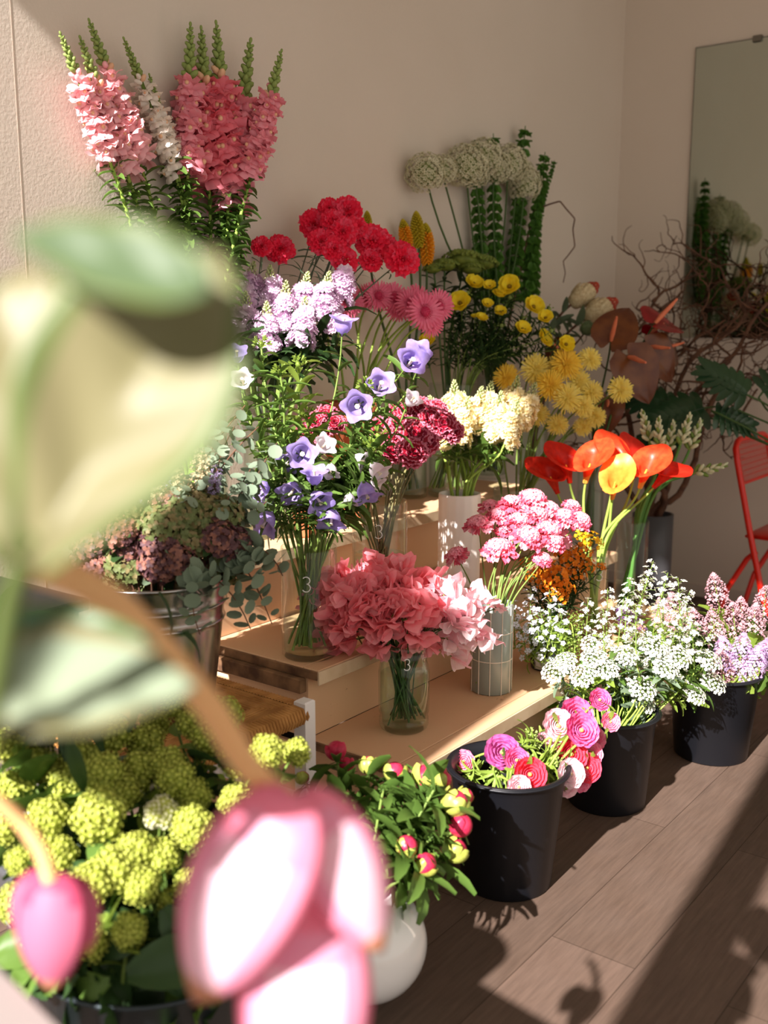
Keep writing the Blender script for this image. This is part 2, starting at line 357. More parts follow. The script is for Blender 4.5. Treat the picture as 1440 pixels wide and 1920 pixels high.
# tiled grey vase
V['tile'] = vase('grid_vase', 920, 1306, .29, .057, .25, 'sage grey ceramic cylinder vase with a cream grid pattern')
b = MB(); lathe(b, [(0, 0), (.053, 0), (.057, .004), (.057, .24), (.055, .25), (.051, .249), (.051, .03), (0, .02)], 56)
tb_ = obj('ceramic_body', b, pm('sage_glaze', '939c94', '8c968e', rough=.22, trans=0, spec=.5), V['tile']['e'])
b = MB()
for k in range(11):
    a = 2 * PI * k / 11 + .2; tube(b, [(.0572 * math.cos(a), .0572 * math.sin(a), z) for z in (.001, .09, .18, .245)], .0013, 5)
for z in (.095, .172):
    tube(b, [(.0572 * math.cos(a), .0572 * math.sin(a), z) for a in np.linspace(0, 2 * PI, 49)], .0013, 5)
obj('grid_line', b, pm('cream_line', 'e6d9c6', trans=0), tb_)
# terracotta vases, glimpsed between stems
def pot(key, px, py, y, z, r, h, label, kind='terracotta_pot'):
    V[key] = vase(kind, px, py, z, r, h, label, 'pot' if 'pot' in kind else 'vase', y=y); b = MB()
    lathe(b, [(0, 0), (r * .72, 0), (r * .76, .006), (r * .93, h * .8), (r, h * .8), (r * 1.02, h), (r * .93, h), (r * .84, h * .75), (r * .7, .02), (0, .02)], 40)
    obj('clay_body', b, pm('terracotta', 'c9704a', 'b9603c', rough=.8, trans=0), V[key]['e'])
pot('terra', 655, 755, 2.08, .68, .085, .37, 'tall pink-orange clay vase on the top step holding pink gerberas', 'clay_vase')
pot('pot1', 572, 960, 1.99, .68, .036, .075, 'small empty terracotta pot behind the bellflower vase')
# small labelled pot with the orange flowers
V['pot'] = vase('flower_pot', 1022, 1262, .29, .052, .12, 'small dark pot with a handwritten white paper label behind the white sprays', 'pot')
b = MB(); lathe(b, [(0, 0), (.04, 0), (.043, .005), (.052, .12), (.049, .12), (.04, .02), (0, .02)], 36); obj('pot_body', b, pm('dark_pot', '20282e', trans=0, rough=.4), V['pot']['e'])
ca = CAMA(V['pot']['c']); b = MB(); A = np.linspace(ca - .75, ca + .75, 15)
b.add([((.0435 + .009 * z / .12 + .0012) * math.cos(a), (.0435 + .009 * z / .12 + .0012) * math.sin(a), z) for z in (.006, .046) for a in A], gridF(1, 14)); pl_ = solidify(obj('paper_label', b, pm('label_paper', 'ece7e2', trans=0), V['pot']['e']), .0006)
def scribble(parent, txt, r, z, ca, s):
    G = {'C': [[(.7, .9), (.2, 1), (0, .5), (.2, 0), (.7, .1)]], 'o': [[(.3, .6), (0, .3), (.3, 0), (.6, .3), (.3, .6)]], 'r': [[(.1, 0), (.1, .6), (.5, .6)]],
         'n': [[(.1, 0), (.1, .6), (.5, .55), (.55, 0)]], 'g': [[(.5, .5), (.2, .6), (0, .3), (.3, .1), (.5, .5), (.5, -.3), (.1, -.4)]], 'S': [[(.6, .9), (.1, .9), (.1, .55), (.6, .4), (.5, 0), (0, .05)]]}
    b = MB(); x = -len(txt) * .4
    for ch in txt:
        for sr in G.get(ch, []): tube(b, [((r + .001 * z) * math.cos(ca + (x + p) * s / r), (r + .001 * z) * math.sin(ca + (x + p) * s / r), z + q * s) for p, q in sr], .0006, 4)
        x += .8
    obj('handwriting', b, pm('ink', '22222a', trans=0), parent)
scribble(pl_, 'g Corn', .0475, .02, ca - .1, .014)
# black florist buckets
def bucket(key, px, py, r, rb, h, label):
    c = onz(px, py, 0); c = c + norm([c[0], c[1], 0]) * rb; c[2] = 0; c[1] = min(c[1], 1.285 - r)
    e = empty('florist_bucket', c, label, 'bucket', 'black florist buckets along the stand'); b = MB()
    lathe(b, [(0, .004), (rb - .006, .004), (rb - .003, 0), (rb, .004), (r - .006, h - .03), (r - .004, h - .028), (r - .002, h - .006), (r + .005, h - .003), (r + .005, h), (r - .004, h), (r - .009, h - .03), (rb - .005, .012), (0, .012)], 64)
    bw_ = obj('bucket_wall', b, black, e)
    b = MB(); tube(b, [((r + .006) * math.cos(a), (r + .006) * math.sin(a), h - .004) for a in np.linspace(0, 2 * PI, 65)], .0035, 6); obj('rolled_rim', b, black, bw_)
    b = MB(); lathe(b, [(rb * .98, h * .5), (0, h * .5)], 40); obj('water', b, pm('dark_water', '0c1012', trans=0, rough=.05), e)
    V[key] = dict(c=c, r=r, h=h, e=e, rb=rb, d=depth(c))
bucket('b1', 935, 1688, .136, .105, .29, 'black plastic bucket of pink and red ranunculus, nearest on the floor')
bucket('b2', 1135, 1532, .128, .105, .265, 'black plastic bucket of white sprays, middle one on the floor')
bucket('b3', 1330, 1437, .135, .108, .27, 'black plastic bucket of lilac, farthest on the floor')
# round white vase
c = onz(688, 1890, 0); c = c + norm([c[0], c[1], 0]) * .05; c[2] = 0
e = empty('globe_vase', c, 'glossy white globe vase of peony buds on the floor', 'vase'); b = MB()
t = np.linspace(-PI / 2 + .4, PI / 2 - .48, 22); lathe(b, [(0, 0), (.045, 0)] + [(.118 * math.cos(x), .118 * .92 + .118 * .95 * math.sin(x)) for x in t] + [(.054, .217), (.052, .221), (.048, .217), (.058, .195), (.094, .155), (.1, .1), (0, .02)], 56)
obj('glazed_body', b, pm('glossy_white', 'e9e6e4', rough=.08, trans=0, spec=.6, coat=.5), e); V['globe'] = dict(c=c, r=.053, h=.22, e=e, rb=.04, d=depth(c))
# galvanised bucket on the rush-seated stool
galv = pm('galvanised_steel', 'b9b6b4', 'a2a09f', metal=1., rough=.24, trans=0, ns=6.)
gc = np.array([1.43, 1.71, .445])
e = empty('metal_bucket', gc, 'tall galvanised steel bucket of dried hydrangea standing on the rush stool', 'bucket'); b = MB(); gh = .315
pr = [(0, .004), (.105, .004), (.108, 0)]
for z in np.linspace(.005, gh, 40):
    r = .108 + (.148 - .108) * z / gh
    if abs(z - .225) < .005 or abs(z - .265) < .005: r += .003
    pr.append((r, z))
lathe(b, pr + [(.15, gh + .003), (.146, gh + .003), (.144, gh - .01), (.106, .01), (0, .01)], 72); bw_ = obj('bucket_wall', b, galv, e)
for z in (.224, .262):
    b = MB(); r = .108 + .04 * z / gh + .002; tube(b, [(r * math.cos(a), r * math.sin(a), z) for a in np.linspace(0, 2 * PI, 65)], .0032, 6); obj('raised_hoop', b, galv, bw_)
b = MB(); r = .149; tube(b, [(r * math.cos(a), r * math.sin(a), gh) for a in np.linspace(0, 2 * PI, 65)], .0035, 6); obj('rolled_rim', b, galv, bw_)
V['galv'] = dict(c=gc, r=.14, h=gh, e=e, rb=.1, d=depth(gc))
# rush stool
sx0, sx1, sy0, sy1, sz = 1.24, 1.66, 1.50, 1.92, .445
e = empty('rush_stool', ((sx0 + sx1) / 2, (sy0 + sy1) / 2, 0), 'low stool with white square posts and woven rush seat at the end of the stand', 'stool')
wpaint = pm('white_paint', 'e6e0dc', trans=0, rough=.5); rush = pm('rush', 'c08a4c', '9a6832', trans=0, ns=20., rough=.8)
hx, hy = (sx1 - sx0) / 2, (sy1 - sy0) / 2
for i in (-1, 1):
    for j in (-1, 1):
        b = MB(); box(b, i * hx - .017, j * hy - .017, 0, i * hx + .017, j * hy + .017, sz + .012, b=.003); obj('leg', b, wpaint, e, smooth=False)
b = MB()
for q in range(26):      # rush cords wrapped towards the middle
    s = 1 - q / 26; z = sz - .006 - .004 * (1 - s) + .0015 * math.sin(q)
    for (x0_, y0_, x1_, y1_) in ((-1, -1, 1, -1), (1, -1, 1, 1), (1, 1, -1, 1), (-1, 1, -1, -1)):
        tube(b, [(x0_ * (hx - .012) * s, y0_ * (hy - .012) * s, z), ((x0_ + x1_) / 2 * (hx - .012) * s, (y0_ + y1_) / 2 * (hy - .012) * s, z + .001), (x1_ * (hx - .012) * s, y1_ * (hy - .012) * s, z)], .0052, 5)
for (x0_, y0_, x1_, y1_) in ((-1, -1, 1, -1), (1, -1, 1, 1), (1, 1, -1, 1), (-1, 1, -1, -1)):
    L_ = 44
    for q in range(1, L_):
        f = q / L_; px_, py_ = (x0_ + (x1_ - x0_) * f) * hx, (y0_ + (y1_ - y0_) * f) * hy; n_ = (y1_ - y0_) / 2, -(x1_ - x0_) / 2
        tube(b, [(px_ - n_[0] * .02, py_ - n_[1] * .02, sz - .002), (px_ + n_[0] * .012, py_ + n_[1] * .012, sz - .004), (px_ + n_[0] * .018, py_ + n_[1] * .018, sz - .02), (px_ + n_[0] * .01, py_ + n_[1] * .01, sz - .036)], .0048, 5, cap=False)
obj('woven_seat', b, rush, e)
for j in (-1, 1):
    b = MB(); box(b, -hx + .018, j * hy - .01, .16, hx - .018, j * hy + .01, .185, b=.003); obj('stretcher', b, wpaint, e, smooth=False)
    b = MB(); box(b, j * hx - .01, -hy + .018, .2, j * hx + .01, hy - .018, .225, b=.003); obj('stretcher', b, wpaint, e, smooth=False)
# red folding chair
red = pm('red_lacquer', 'd8200c', 'cf1d0a', trans=0, rough=.3, spec=.5)
e = empty('folding_chair', (4.45, 1.3, 0), 'red metal folding chair with wire mesh back by the right wall', 'chair')
def P(x, y, z): return (x - 4.45, y - 1.3, z)
b = MB(); xl, xr = 4.16, 4.56
top = lambda x: [P(x, 1.16, .0), P(x, 1.265, .2), P(x, 1.33, .45), P(x, 1.40, .74)]
rc = [P(xl, 1.41, .79), P(xl + .03, 1.415, .815), P(xl + .06, 1.417, .822), P(4.45, 1.417, .822), P(xr - .06, 1.417, .822), P(xr - .03, 1.415, .815), P(xr, 1.41, .79)]
tube(b, top(xl) + rc + top(xr)[::-1], .0125, 10); obj('back_frame', b, red, e)
for x in (xl + .027, xr - .027):
    b = MB(); tube(b, [P(x, 1.47, 0), P(x, 1.42, .2), P(x, 1.345, .34), P(x, 1.31, .375)], .0115, 10); obj('rear_leg', b, red, e)
b = MB(); tube(b, [P(xl + .03, 1.455, .06), P(xr - .03, 1.455, .06)], .008, 8); tube(b, [P(xl, 1.195, .07), P(xr, 1.195, .07)], .008, 8); obj('cross_bar', b, red, e)
b = MB()
box(b, xl + .03 - 4.45, .98 - 1.3, .425, xr - .03 - 4.45, 1.36 - 1.3, .443, b=.006); obj('seat', b, red, e)
b = MB()
for k in range(19):
    x = xl + .01 + (xr - xl - .02) * (k + .5) / 19; tube(b, [P(x, 1.378, .655), P(x, 1.415, .815)], .0018, 4)
for k in range(8):
    f = k / 7; tube(b, [P(xl + .01, 1.378 + .035 * f, .655 + .15 * f), P(xr - .01, 1.378 + .035 * f, .655 + .15 * f)], .0018, 4)
obj('wire_mesh', b, red, e)
b = MB(); tube(b, [P(xl, 1.376, .65), P(xr, 1.376, .65)], .006, 6); obj('cross_bar', b, red, e)
# dark willow vase on the floor
wc = onz(1225, 1178, .0); wc = np.array([4.1, 1.72, 0])
e = empty('floor_vase', wc, 'tall dark grey floor vase of curly willow behind the calla vases', 'vase'); b = MB()
lathe(b, [(0, 0), (.07, 0), (.075, .01), (.085, .3), (.085, .5), (.078, .5), (.07, .02), (0, .02)], 40); obj('vase_body', b, pm('dark_grey_glaze', '4a4a4c', trans=0, rough=.35), e)
V['willow'] = dict(c=wc, r=.08, h=.5, e=e, rb=.06, d=depth(wc))

# ================================================================ FLOWER KIT
G1 = pm('stem_green', '7c9344', '6a823a', trans=.15, ns=20.); G2 = pm('stem_dark', '46612e', '3a5026', trans=.1); G3 = pm('stem_pale', 'a3bd55', '8fae48', trans=.25)
LF = pm('leaf_green', '5f7c36', '4a662a', trans=.3, rough=.45); LD = pm('leaf_dark', '36502a', '2b4222', trans=.25, rough=.4); LG = pm('leaf_grey', '74866a', '60725a', trans=.25, rough=.6); LB = pm('leaf_bright', '8fa646', '789038', trans=.4, rough=.45)
BUDG = pm('bud_green', '9cab62', '7f9448', trans=.2); BUDC = pm('bud_cream', 'd6d9a0', 'bcc684', trans=.25)
BR = pm('bark', '6b4a36', '4a3226', trans=0, rough=.85, ns=30.)

def pathat(P, f):
    f = min(max(f, 0), 1) * (len(P) - 1); i = min(int(f), len(P) - 2); t = f - i
    return P[i] * (1 - t) + P[i + 1] * t, norm(P[i + 1] - P[i])
def foliage(P, n, L, W, u0, u1, th=(.2, .9), bend=-.8, cup=.2, b_=.7, a=.8, whorl=1, ruf=.03, nu=4, nv=2, jitter=.3):
    mb = MB(); ang = rnd.random() * 6
    for i in range(n):
        f = u0 + (u1 - u0) * ((i // whorl * whorl) + .5) / n; p, t = pathat(P, f); ang += 2.4 if whorl == 1 else 2 * PI / whorl + .1
        s = 1 + rnd.uniform(-jitter, jitter)
        petal(mb, align(t, ang + rnd.uniform(-.3, .3), p), L * s, W * s, rnd.uniform(*th), bend * rnd.uniform(.6, 1.4), cup, ruf, 1.5, nu, nv, a, b_)
    return mb
TOCAM = lambda p: norm(CP - p)
def stempath(v, pos, d, k=.35, n=12, spread=.75, straight=False):
    """from inside the vessel, over its rim, to the bloom at pos whose back faces -d"""
    c = v['c']; h = v['h']; pos = np.array(pos, float); lat = pos - c; lat[2] = 0; ll = np.linalg.norm(lat)
    u = lat / (ll + 1e-9); a = rnd.random() * 6; j = np.array([math.cos(a), math.sin(a), 0]) * v['r'] * .4 * rnd.random() ** .5
    rim = c + u * min(ll * .6, v['r'] * spread) * .85 + j + np.array([0, 0, h])
    a = rnd.random() * 6.28; q_ = np.array([math.cos(a), math.sin(a), 0]) * v['rb'] * .4 * rnd.random() ** .5
    root = c - u * v['rb'] * .5 * min(1, ll * 4) - j * .95 + q_ + np.array([0, 0, .03])
    P1 = rim + norm(rim - root) * np.linalg.norm(pos - rim) * .4
    P2 = pos - norm(d) * np.linalg.norm(pos - rim) * k
    up = bez(rim, P1, P2, pos, n)
    return np.concatenate([[root], [(root + rim) / 2], up])
ORD = ['', 'second', 'third', 'fourth', 'fifth', 'sixth', 'seventh', 'eighth', 'ninth', 'tenth', 'eleventh', 'twelfth', 'thirteenth']
def ordinals(pts, noun):
    """pts: list of (px, py). 'leftmost', 'second from the left' ..., in rows when there are many"""
    n = len(pts); out = [None] * n
    if n == 1: return [noun]
    rows = max(1, -(-n // 8)); o = sorted(range(n), key=lambda i: pts[i][1]); RN = {1: [''], 2: [' in the upper half', ' in the lower half'], 3: [' in the top row', ' in the middle row', ' in the bottom row']}
    names = RN.get(rows) or ([' in the top row'] + [' in the %s row down' % ORD[i] for i in range(1, rows - 1)] + [' in the bottom row'])
    for r in range(rows):
        g = sorted(o[r * n // rows:(r + 1) * n // rows], key=lambda i: pts[i][0])
        for q, i in enumerate(g):
            w = ('leftmost ' if q == 0 else 'rightmost ' if q == len(g) - 1 else ''); s = '' if w else ', ' + ORD[q] + ' from the left'
            out[i] = w + noun + s + names[r]
    return out
def flower(name, label, cat, group, P, bloom, size, d, stemr=.003, stemm=G1, leaf=None, roll=None, extra=None, pname='bloom'):
    """one stem: an Empty at its foot with stem, bloom and foliage"""
    P = np.asarray(P); base = P[0].copy(); e = empty(name, base, label, cat, group)
    b = MB(); tube(b, P - base, np.linspace(stemr * 1.15, stemr * .85, len(P)), 6); obj('stem', b, stemm, e)
    if bloom is not None: obj(pname, bloom, None, e, T(*(P[-1] - base)) @ align(d, rnd.random() * 6 if roll is None else roll) @ S(size))
    if leaf is not None:
        f, m = leaf(P - base); obj('foliage', f, m, e)
    if extra:
        for nm, me, M in extra: obj(nm, me, None, e, T(*(P[-1] - base)) @ align(d, 0) @ S(size) @ M)
    return e
def bunch(name, v, items, protos, noun, cat, group, dd=0., face=.3, rpx=30, stemr=.003, stemm=G1, leaf=None, k=.35, up=.5, right=0., jit=.12, pname='bloom', offc=True, spread=.75):
    """items: (px, py[, depth offset[, radius px]]) for each bloom of the bunch"""
    labs = ordinals([(i[0], i[1]) for i in items], noun)
    for it, lab in zip(items, labs):
        d_ = v['d'] + (it[2] if len(it) > 2 else 0) + dd; pos = atc(it[0], it[1], d_, .07); rp = it[3] if len(it) > 3 else rpx
        out = pos - (v['c'] + np.array([0, 0, v['h']])); dr = norm(norm(out) * (1 - face) + TOCAM(pos) * face + np.array([0, 0, 1]) * up * (1 - face) + CR * right + np.array([rnd.uniform(-jit, jit) for _ in range(3)]))
        sz = rp * d_ / FPX * rnd.uniform(.93, 1.07)
        P = stempath(v, pos - dr * (sz * .25 if offc else 0), dr, k, spread=spread)
        flower(name, lab, cat, group, P, rnd.choice(protos), sz, dr, stemr, stemm, leaf, pname=pname)
def spikes(name, v, items, protos, plen, noun, cat, group, dd=0., stemr=.004, stemm=G1, leaf=None, k=.45, pname='flower_spike', spread=.75, fs=None):
    """items: (tipx, tipy, botx, boty[, depth offset[, proto index]]) ; proto spikes have length plen, base at the origin"""
    labs = ordinals([(i[0], i[1]) for i in items], noun)
    for it, lab in zip(items, labs):
        o = it[4] if len(it) > 4 else 0; d_ = v['d'] + o + dd
        B = atc(it[2], it[3], d_, .05 + max(0, -o) * .5); Tt = atc(it[0], it[1], d_ - .02, .05 + max(0, -o) * .5); L = np.linalg.norm(Tt - B); dr = norm(Tt - B)
        pr = protos[it[5]] if len(it) > 5 else rnd.choice(protos)
        P = stempath(v, B, dr, k, spread=spread); flower(name, lab, cat, group, P, pr, L / plen if fs is None else fs, dr, stemr, stemm, leaf, pname=pname)
def M_(name, mb, mats): return mb.mesh(name, mats)

# ---- bloom prototypes, radius 1 (spikes: real metres)
def p_gerbera(c, c2, cen, n=26, rings=((1, .16, .0), (.93, .15, .22), (.3, .06, .6)), tw=.12, b_=.45):
    mb = MB()
    for L, W, th in rings:
        o = rnd.random()
        for i in range(n): petal(mb, Rz(2 * PI * (i + o) / n) @ T(0, 0, .02 * th), L * rnd.uniform(.93, 1.04), W, th + rnd.uniform(-.06, .1), rnd.uniform(-.25, .05), .25, 0, 1, 3, 2, .9, b_, tw, 0)
    lathe(mb, [(0, -.22), (.12, -.2), (.2, -.05), (.25, .02)], 12, 2)
    sph(mb, .27, 1, T(0, 0, .1) @ S(1, 1, .5), 6, 12)
    for i, p in enumerate(fib(70, .1)): kite(mb, align(p, 0, p * np.array([.29, .29, .14]) + np.array([0, 0, .11])), .1, .06, 1.2, 1)
    return M_('gerbera', mb, [c, cen, G1])
def p_spidery(c, cen):
    mb = MB()
    for L, th, n in ((1, -.05, 34), (.97, .2, 34), (.85, .5, 28), (.6, .85, 20)):
        for i in range(n): petal(mb, Rz(2 * PI * (i + rnd.random() * .6) / n), L * rnd.uniform(.85, 1.05), .11, th + rnd.uniform(-.1, .1), rnd.uniform(-.3, .1), .5, 0, 1, 2, 2, .8, .5, .2, 0)
    for p in fib(24, .2): kite(mb, align(p, 0, p * .16 + np.array([0, 0, .1])), .16, .06, 1.3, 1)
    lathe(mb, [(0, -.22), (.1, -.2), (.2, -.05), (.2, .02)], 10, 2)
    return M_('spidery', mb, [c, cen, G1])
def p_carnation(c, c2, rings=((1, .1, 13), (.95, .4, 12), (.85, .7, 11), (.72, 1.0, 9), (.55, 1.3, 7), (.4, 1.5, 5)), W=.62, ruf=.10, tip=None, calyx=True, jag=.05):
    mb = MB()
    for L, th, n in rings:
        for i in range(n): petal(mb, Rz(2 * PI * (i + rnd.random() * .5) / n), L * rnd.uniform(.9, 1.06), W * L * 1.05, th + rnd.uniform(-.1, .1), rnd.uniform(-.55, -.2), .05, ruf, 2.2, 4 if tip is None else 8, 6, 1.5, .8, .42, 0 if rnd.random() < .7 else 1, tip, jag)
    if calyx: lathe(mb, [(.05, -1.0), (.17, -.95), (.24, -.5), (.2, -.1), (.3, .03)], 10, 2)
    return M_('carnation', mb, [c, c2, G1] if tip is None else [c, c2, G1, MT['picotee']])
def p_scabiosa(c, c2, cen):
    mb = MB()
    for L, th, n in ((1, -.15, 11), (.92, .2, 10), (.75, .5, 9)):
        for i in range(n): petal(mb, Rz(2 * PI * (i + rnd.random() * .5) / n), L * rnd.uniform(.88, 1.06), .52, th + rnd.uniform(-.1, .1), -.35, .1, .13, 2.4, 3, 6, 1.5, .8, .45, rnd.choice((0, 0, 1)), None, .08)
    f = kfloret(5, .16, .13, .5, 1, None)
    for p in fib(50, .1): mb.merge(f, align(p, rnd.random() * 6, p * np.array([.6, .6, .42]) + np.array([0, 0, .08])) @ S(rnd.uniform(.8, 1.3)))
    for p in fib(30, .72): kite(mb, align(p, 0, p * np.array([.6, .6, .42]) + np.array([0, 0, .1])), .1, .04, 1.4, 2)
    lathe(mb, [(0, -.2), (.1, -.18), (.3, -.02), (.3, .02)], 8, 3)
    return M_('scabiosa', mb, [c, c2, cen, G1])
def p_ranun(c, c2, cen, openn=.0):
    mb = MB()
    R = 6
    for k_ in range(R):
        s = .26 + .74 * (k_ / (R - 1)) ** .9; n = 4 + k_
        for i in range(n):
            bend = 2.35 - .9 * (k_ / (R - 1)) - openn * .5 * k_ / R
            petal(mb, Rz(2 * PI * (i + rnd.random() * .35 + .5 * (k_ % 2)) / n), 1.55 * s, 1.55 * s * 1.05 * (1 if k_ < 4 else .85), -.1 - .05 * k_, bend, .22, .03, 1.2, 6, 4, .9, .55, .22, 0 if (k_ + i) % 2 else 1, None, 0)
    sph(mb, .16, 2, T(0, 0, .35), 5, 8); lathe(mb, [(0, -.12), (.12, -.08), (.3, .0)], 8, 3)
    return M_('ranunculus', mb, [c, c2, cen, G1])
def p_bcup(c, cen):
    mb = MB()
    for th, n, L in ((.15, 6, 1.), (.5, 5, .85)):
        for i in range(n): petal(mb, Rz(2 * PI * (i + rnd.random() * .3) / n), L * 1.05, .95, th, .75, .25, .04, 1.1, 5, 4, 1.1, .6, .25, 0)
    sph(mb, .2, 1, T(0, 0, .14), 5, 8)
    for p in fib(26, .1): kite(mb, align(p, 0, p * .22 + np.array([0, 0, .12])), .12, .04, 1.2, 0)
    return M_('buttercup', mb, [c, cen])
def p_peony(c, g, red=(0, 3)):
    mb = MB(); sph(mb, .93, 0, S(1, 1, .98), 10, 16)
    for i in range(6):   # wrapped petals and sepals
        a = 2 * PI * i / 6 + rnd.uniform(-.4, .4)
        petal(mb, Rz(a) @ T(0, 0, -.96) @ S(1), rnd.uniform(1.6, 2.5), rnd.uniform(1.0, 1.5), -.05, 2.35 if i % 2 else 2.1, .3, 0, 1, 8, 4, .8, .5, .15, 0 if i in red else 1)
    for i in range(3): petal(mb, Rz(2.1 * i) @ T(0, 0, -.98), 1.6, .35, -.5, .6, .2, 0, 1, 4, 2, .8, .6, .1, 2)
    return M_('peony_bud', mb, [c, g, LF])
def p_bell(c, cin, cal, L=1.5):
    mb = MB(); nu, nv = 10, 30; V = []
    for u in np.linspace(0, 1, nu + 1):
        for a in np.linspace(0, 2 * PI, nv, endpoint=False):
            lobe = (.5 + .5 * math.cos(5 * a)); r = .02 + .58 * min(1, u * 2.2 + .02) ** .6 + .04 * u + (max(0, u - .72) / .28) ** 1.5 * .5 * (.45 + .55 * lobe); z = L * u * (1 - .18 * (1 - lobe) * (u > .7) * (u - .7) / .3) - .12 * max(0, u - .85) / .15 * lobe
            V.append((r * math.cos(a), r * math.sin(a), z))
    mb.add(V, gridF(nu, nv, True), 0); tube(mb, [(0, 0, .1), (0, 0, L * .75), (0, 0, L * .85)], [.08, .1, .17], 6, 1)
    for i in range(5): petal(mb, Rz(2 * PI * i / 5) @ T(.12, 0, .0), .75, .26, .6, .3, .2, 0, 1, 3, 2, .6, .8, 0, 2)
    return M_('bellflower', mb, [c, cin, cal])
def p_calla(c, c2, cy):
    mb = MB(); nu, nv = 14, 28; V = []
    for u in np.linspace(0, 1, nu + 1):
        for j in range(nv + 1):
            a = -PI * 1.12 + 2.24 * PI * j / nv; front = (1 + math.cos(a)) / 2
            r = .13 + .72 * u ** 1.5 * (.6 + .4 * front) + .05 * (abs(a) > PI) ; z = 2.5 * u * (.5 + .5 * front ** .8); roll = max(0, u - .72) / .28
            r += roll ** 1.4 * (.42 - .12 * front); z -= .4 * roll ** 2 * (1 - front * .75) ; z += .15 * max(0, front - .93) / .07 * roll
            V.append((r * math.cos(a) + u * .12, r * math.sin(a) * 1.0, z))
    mi = np.zeros((nu, nv), int); mi[:4] = 1; mb.add(V, gridF(nu, nv), mi.ravel()); tube(mb, [(0, 0, .2), (.03, 0, .7), (.06, 0, 1.15)], [.07, .09, .04], 8, 2)
    return M_('calla_spathe', mb, [c, c2, cy])
def heart(mb, M, L, W, m=0, droop=-.5, fold=.15, nu=10, nv=8, th0=0., sinus=.22, ruf=.015):
    """heart-shaped blade, stalk at origin, tip along +X"""
    V = []
    for i in range(nu + 1):
        u = i / nu
        for j in range(nv + 1):
            v = -1 + 2 * j / nv; w = W / 2 * (math.sin(PI * min(1, (u ** .62) * .93 + .07))) ** .75 * 1.04
            x = L * (u - sinus * (1 - u) ** 2 * min(1, abs(v) * 1.6) + (0 if i else 0)); y = w * v; th = th0 + droop * u
            z = math.sin(th) * x + fold * abs(y) - ruf * L * math.sin(abs(v) * 5 + u * 4); V.append((x * math.cos(th * .6), y, z))
    mb.add(V, gridF(nu, nv), m, M)
def p_anthur(c, sp, L=1.):
    mb = MB(); heart(mb, T(0, 0, 0), 1.45, 1.35, 0, -.35, .16, th0=.12); sx = [(.02, 0, 0.), (.12, 0, .25), (.3, 0, .55), (.42, 0, .8)]
    mb2 = MB(); tube(mb2, sx, [.05, .075, .06, .03], 8); return M_('spathe', mb, [c]), M_('spadix', mb2, [sp])
def p_ball(n, fl, mats, zmin=-.75, core=.8, cm=1, r=1., jit=.08, flat=1., cz=1.):
    mb = MB(); sph(mb, core, cm, S(1, 1, flat), 8, 12)
    for p in fib(n, zmin):
        q = p * np.array([1, 1, flat]) * (1 + rnd.uniform(-jit, jit)); mb.merge(fl, align(norm(p + np.array([rnd.uniform(-.25, .25) for _ in range(3)])), rnd.random() * 6, q) @ S(r * rnd.uniform(.8, 1.15)))
    return mb.pack()
def lumpy(n, fl, lumps=9, mats=None, cm=1, r=1.):
    """snowball made of little clusters"""
    mb = MB()
    for p in fib(lumps, -.75):
        c = p * .58; s = rnd.uniform(.42, .52)
        sph(mb, s * .85, cm, T(*c), 5, 8)
        for q in fib(n, -.2):
            d = norm(q @ align(p)[:3, :3].T); mb.merge(fl, align(d, rnd.random() * 6, c + d * s) @ S(r * rnd.uniform(.8, 1.15)))
    sph(mb, .6, cm, None, 6, 8); return mb.pack()
def p_sweetpea(c, c2):
    mb = MB()
    petal(mb, Ry(-PI / 2 + .3) @ Rz(0), 1.0, 1.75, -.1, -.5, .12, .16, 1.6, 5, 8, 1.1, .55, .35, 0)
    petal(mb, Ry(-PI / 2 + .45) @ T(.02, 0, .05), .8, 1.3, .25, -.35, .2, .14, 1.9, 5, 6, 1.2, .6, .35, 1)
    for s in (-1, 1): petal(mb, Rz(s * .35) @ T(.02, 0, 0) @ Rx(s * .9), .75, .75, .5, -.5, .35, .1, 1.2, 4, 4, 1.1, .6, .3, 1)
    petal(mb, T(.0, 0, 0), .5, .35, .5, .6, .8, 0, 1, 3, 2, 1, .7, .1, 1)
    return mb.pack()
def snapfl(c=0, throat=1):
    mb = MB()
    for a, L, W, th, bd in ((.45, 1.0, .95, 1.0, -1.0), (-.45, 1.0, .95, 1.0, -1.0)): petal(mb, Rz(a), L, W, th, bd, .15, .13, 1.6, 4, 4, 1.3, .6, .35, c)
    for a, L, W in ((0, .95, .8), (.8, .85, .75), (-.8, .85, .75)): petal(mb, Rz(a), L, W, .35, -1.7, -.1, .12, 1.4, 4, 4, 1.3, .6, .35, c)
    tube(mb, [(0, 0, 0), (.3, 0, .18), (.55, 0, .25)], [.16, .3, .24], 7, c); sph(mb, .13, throat, T(.56, 0, .27), 4, 6)
    return mb.pack()
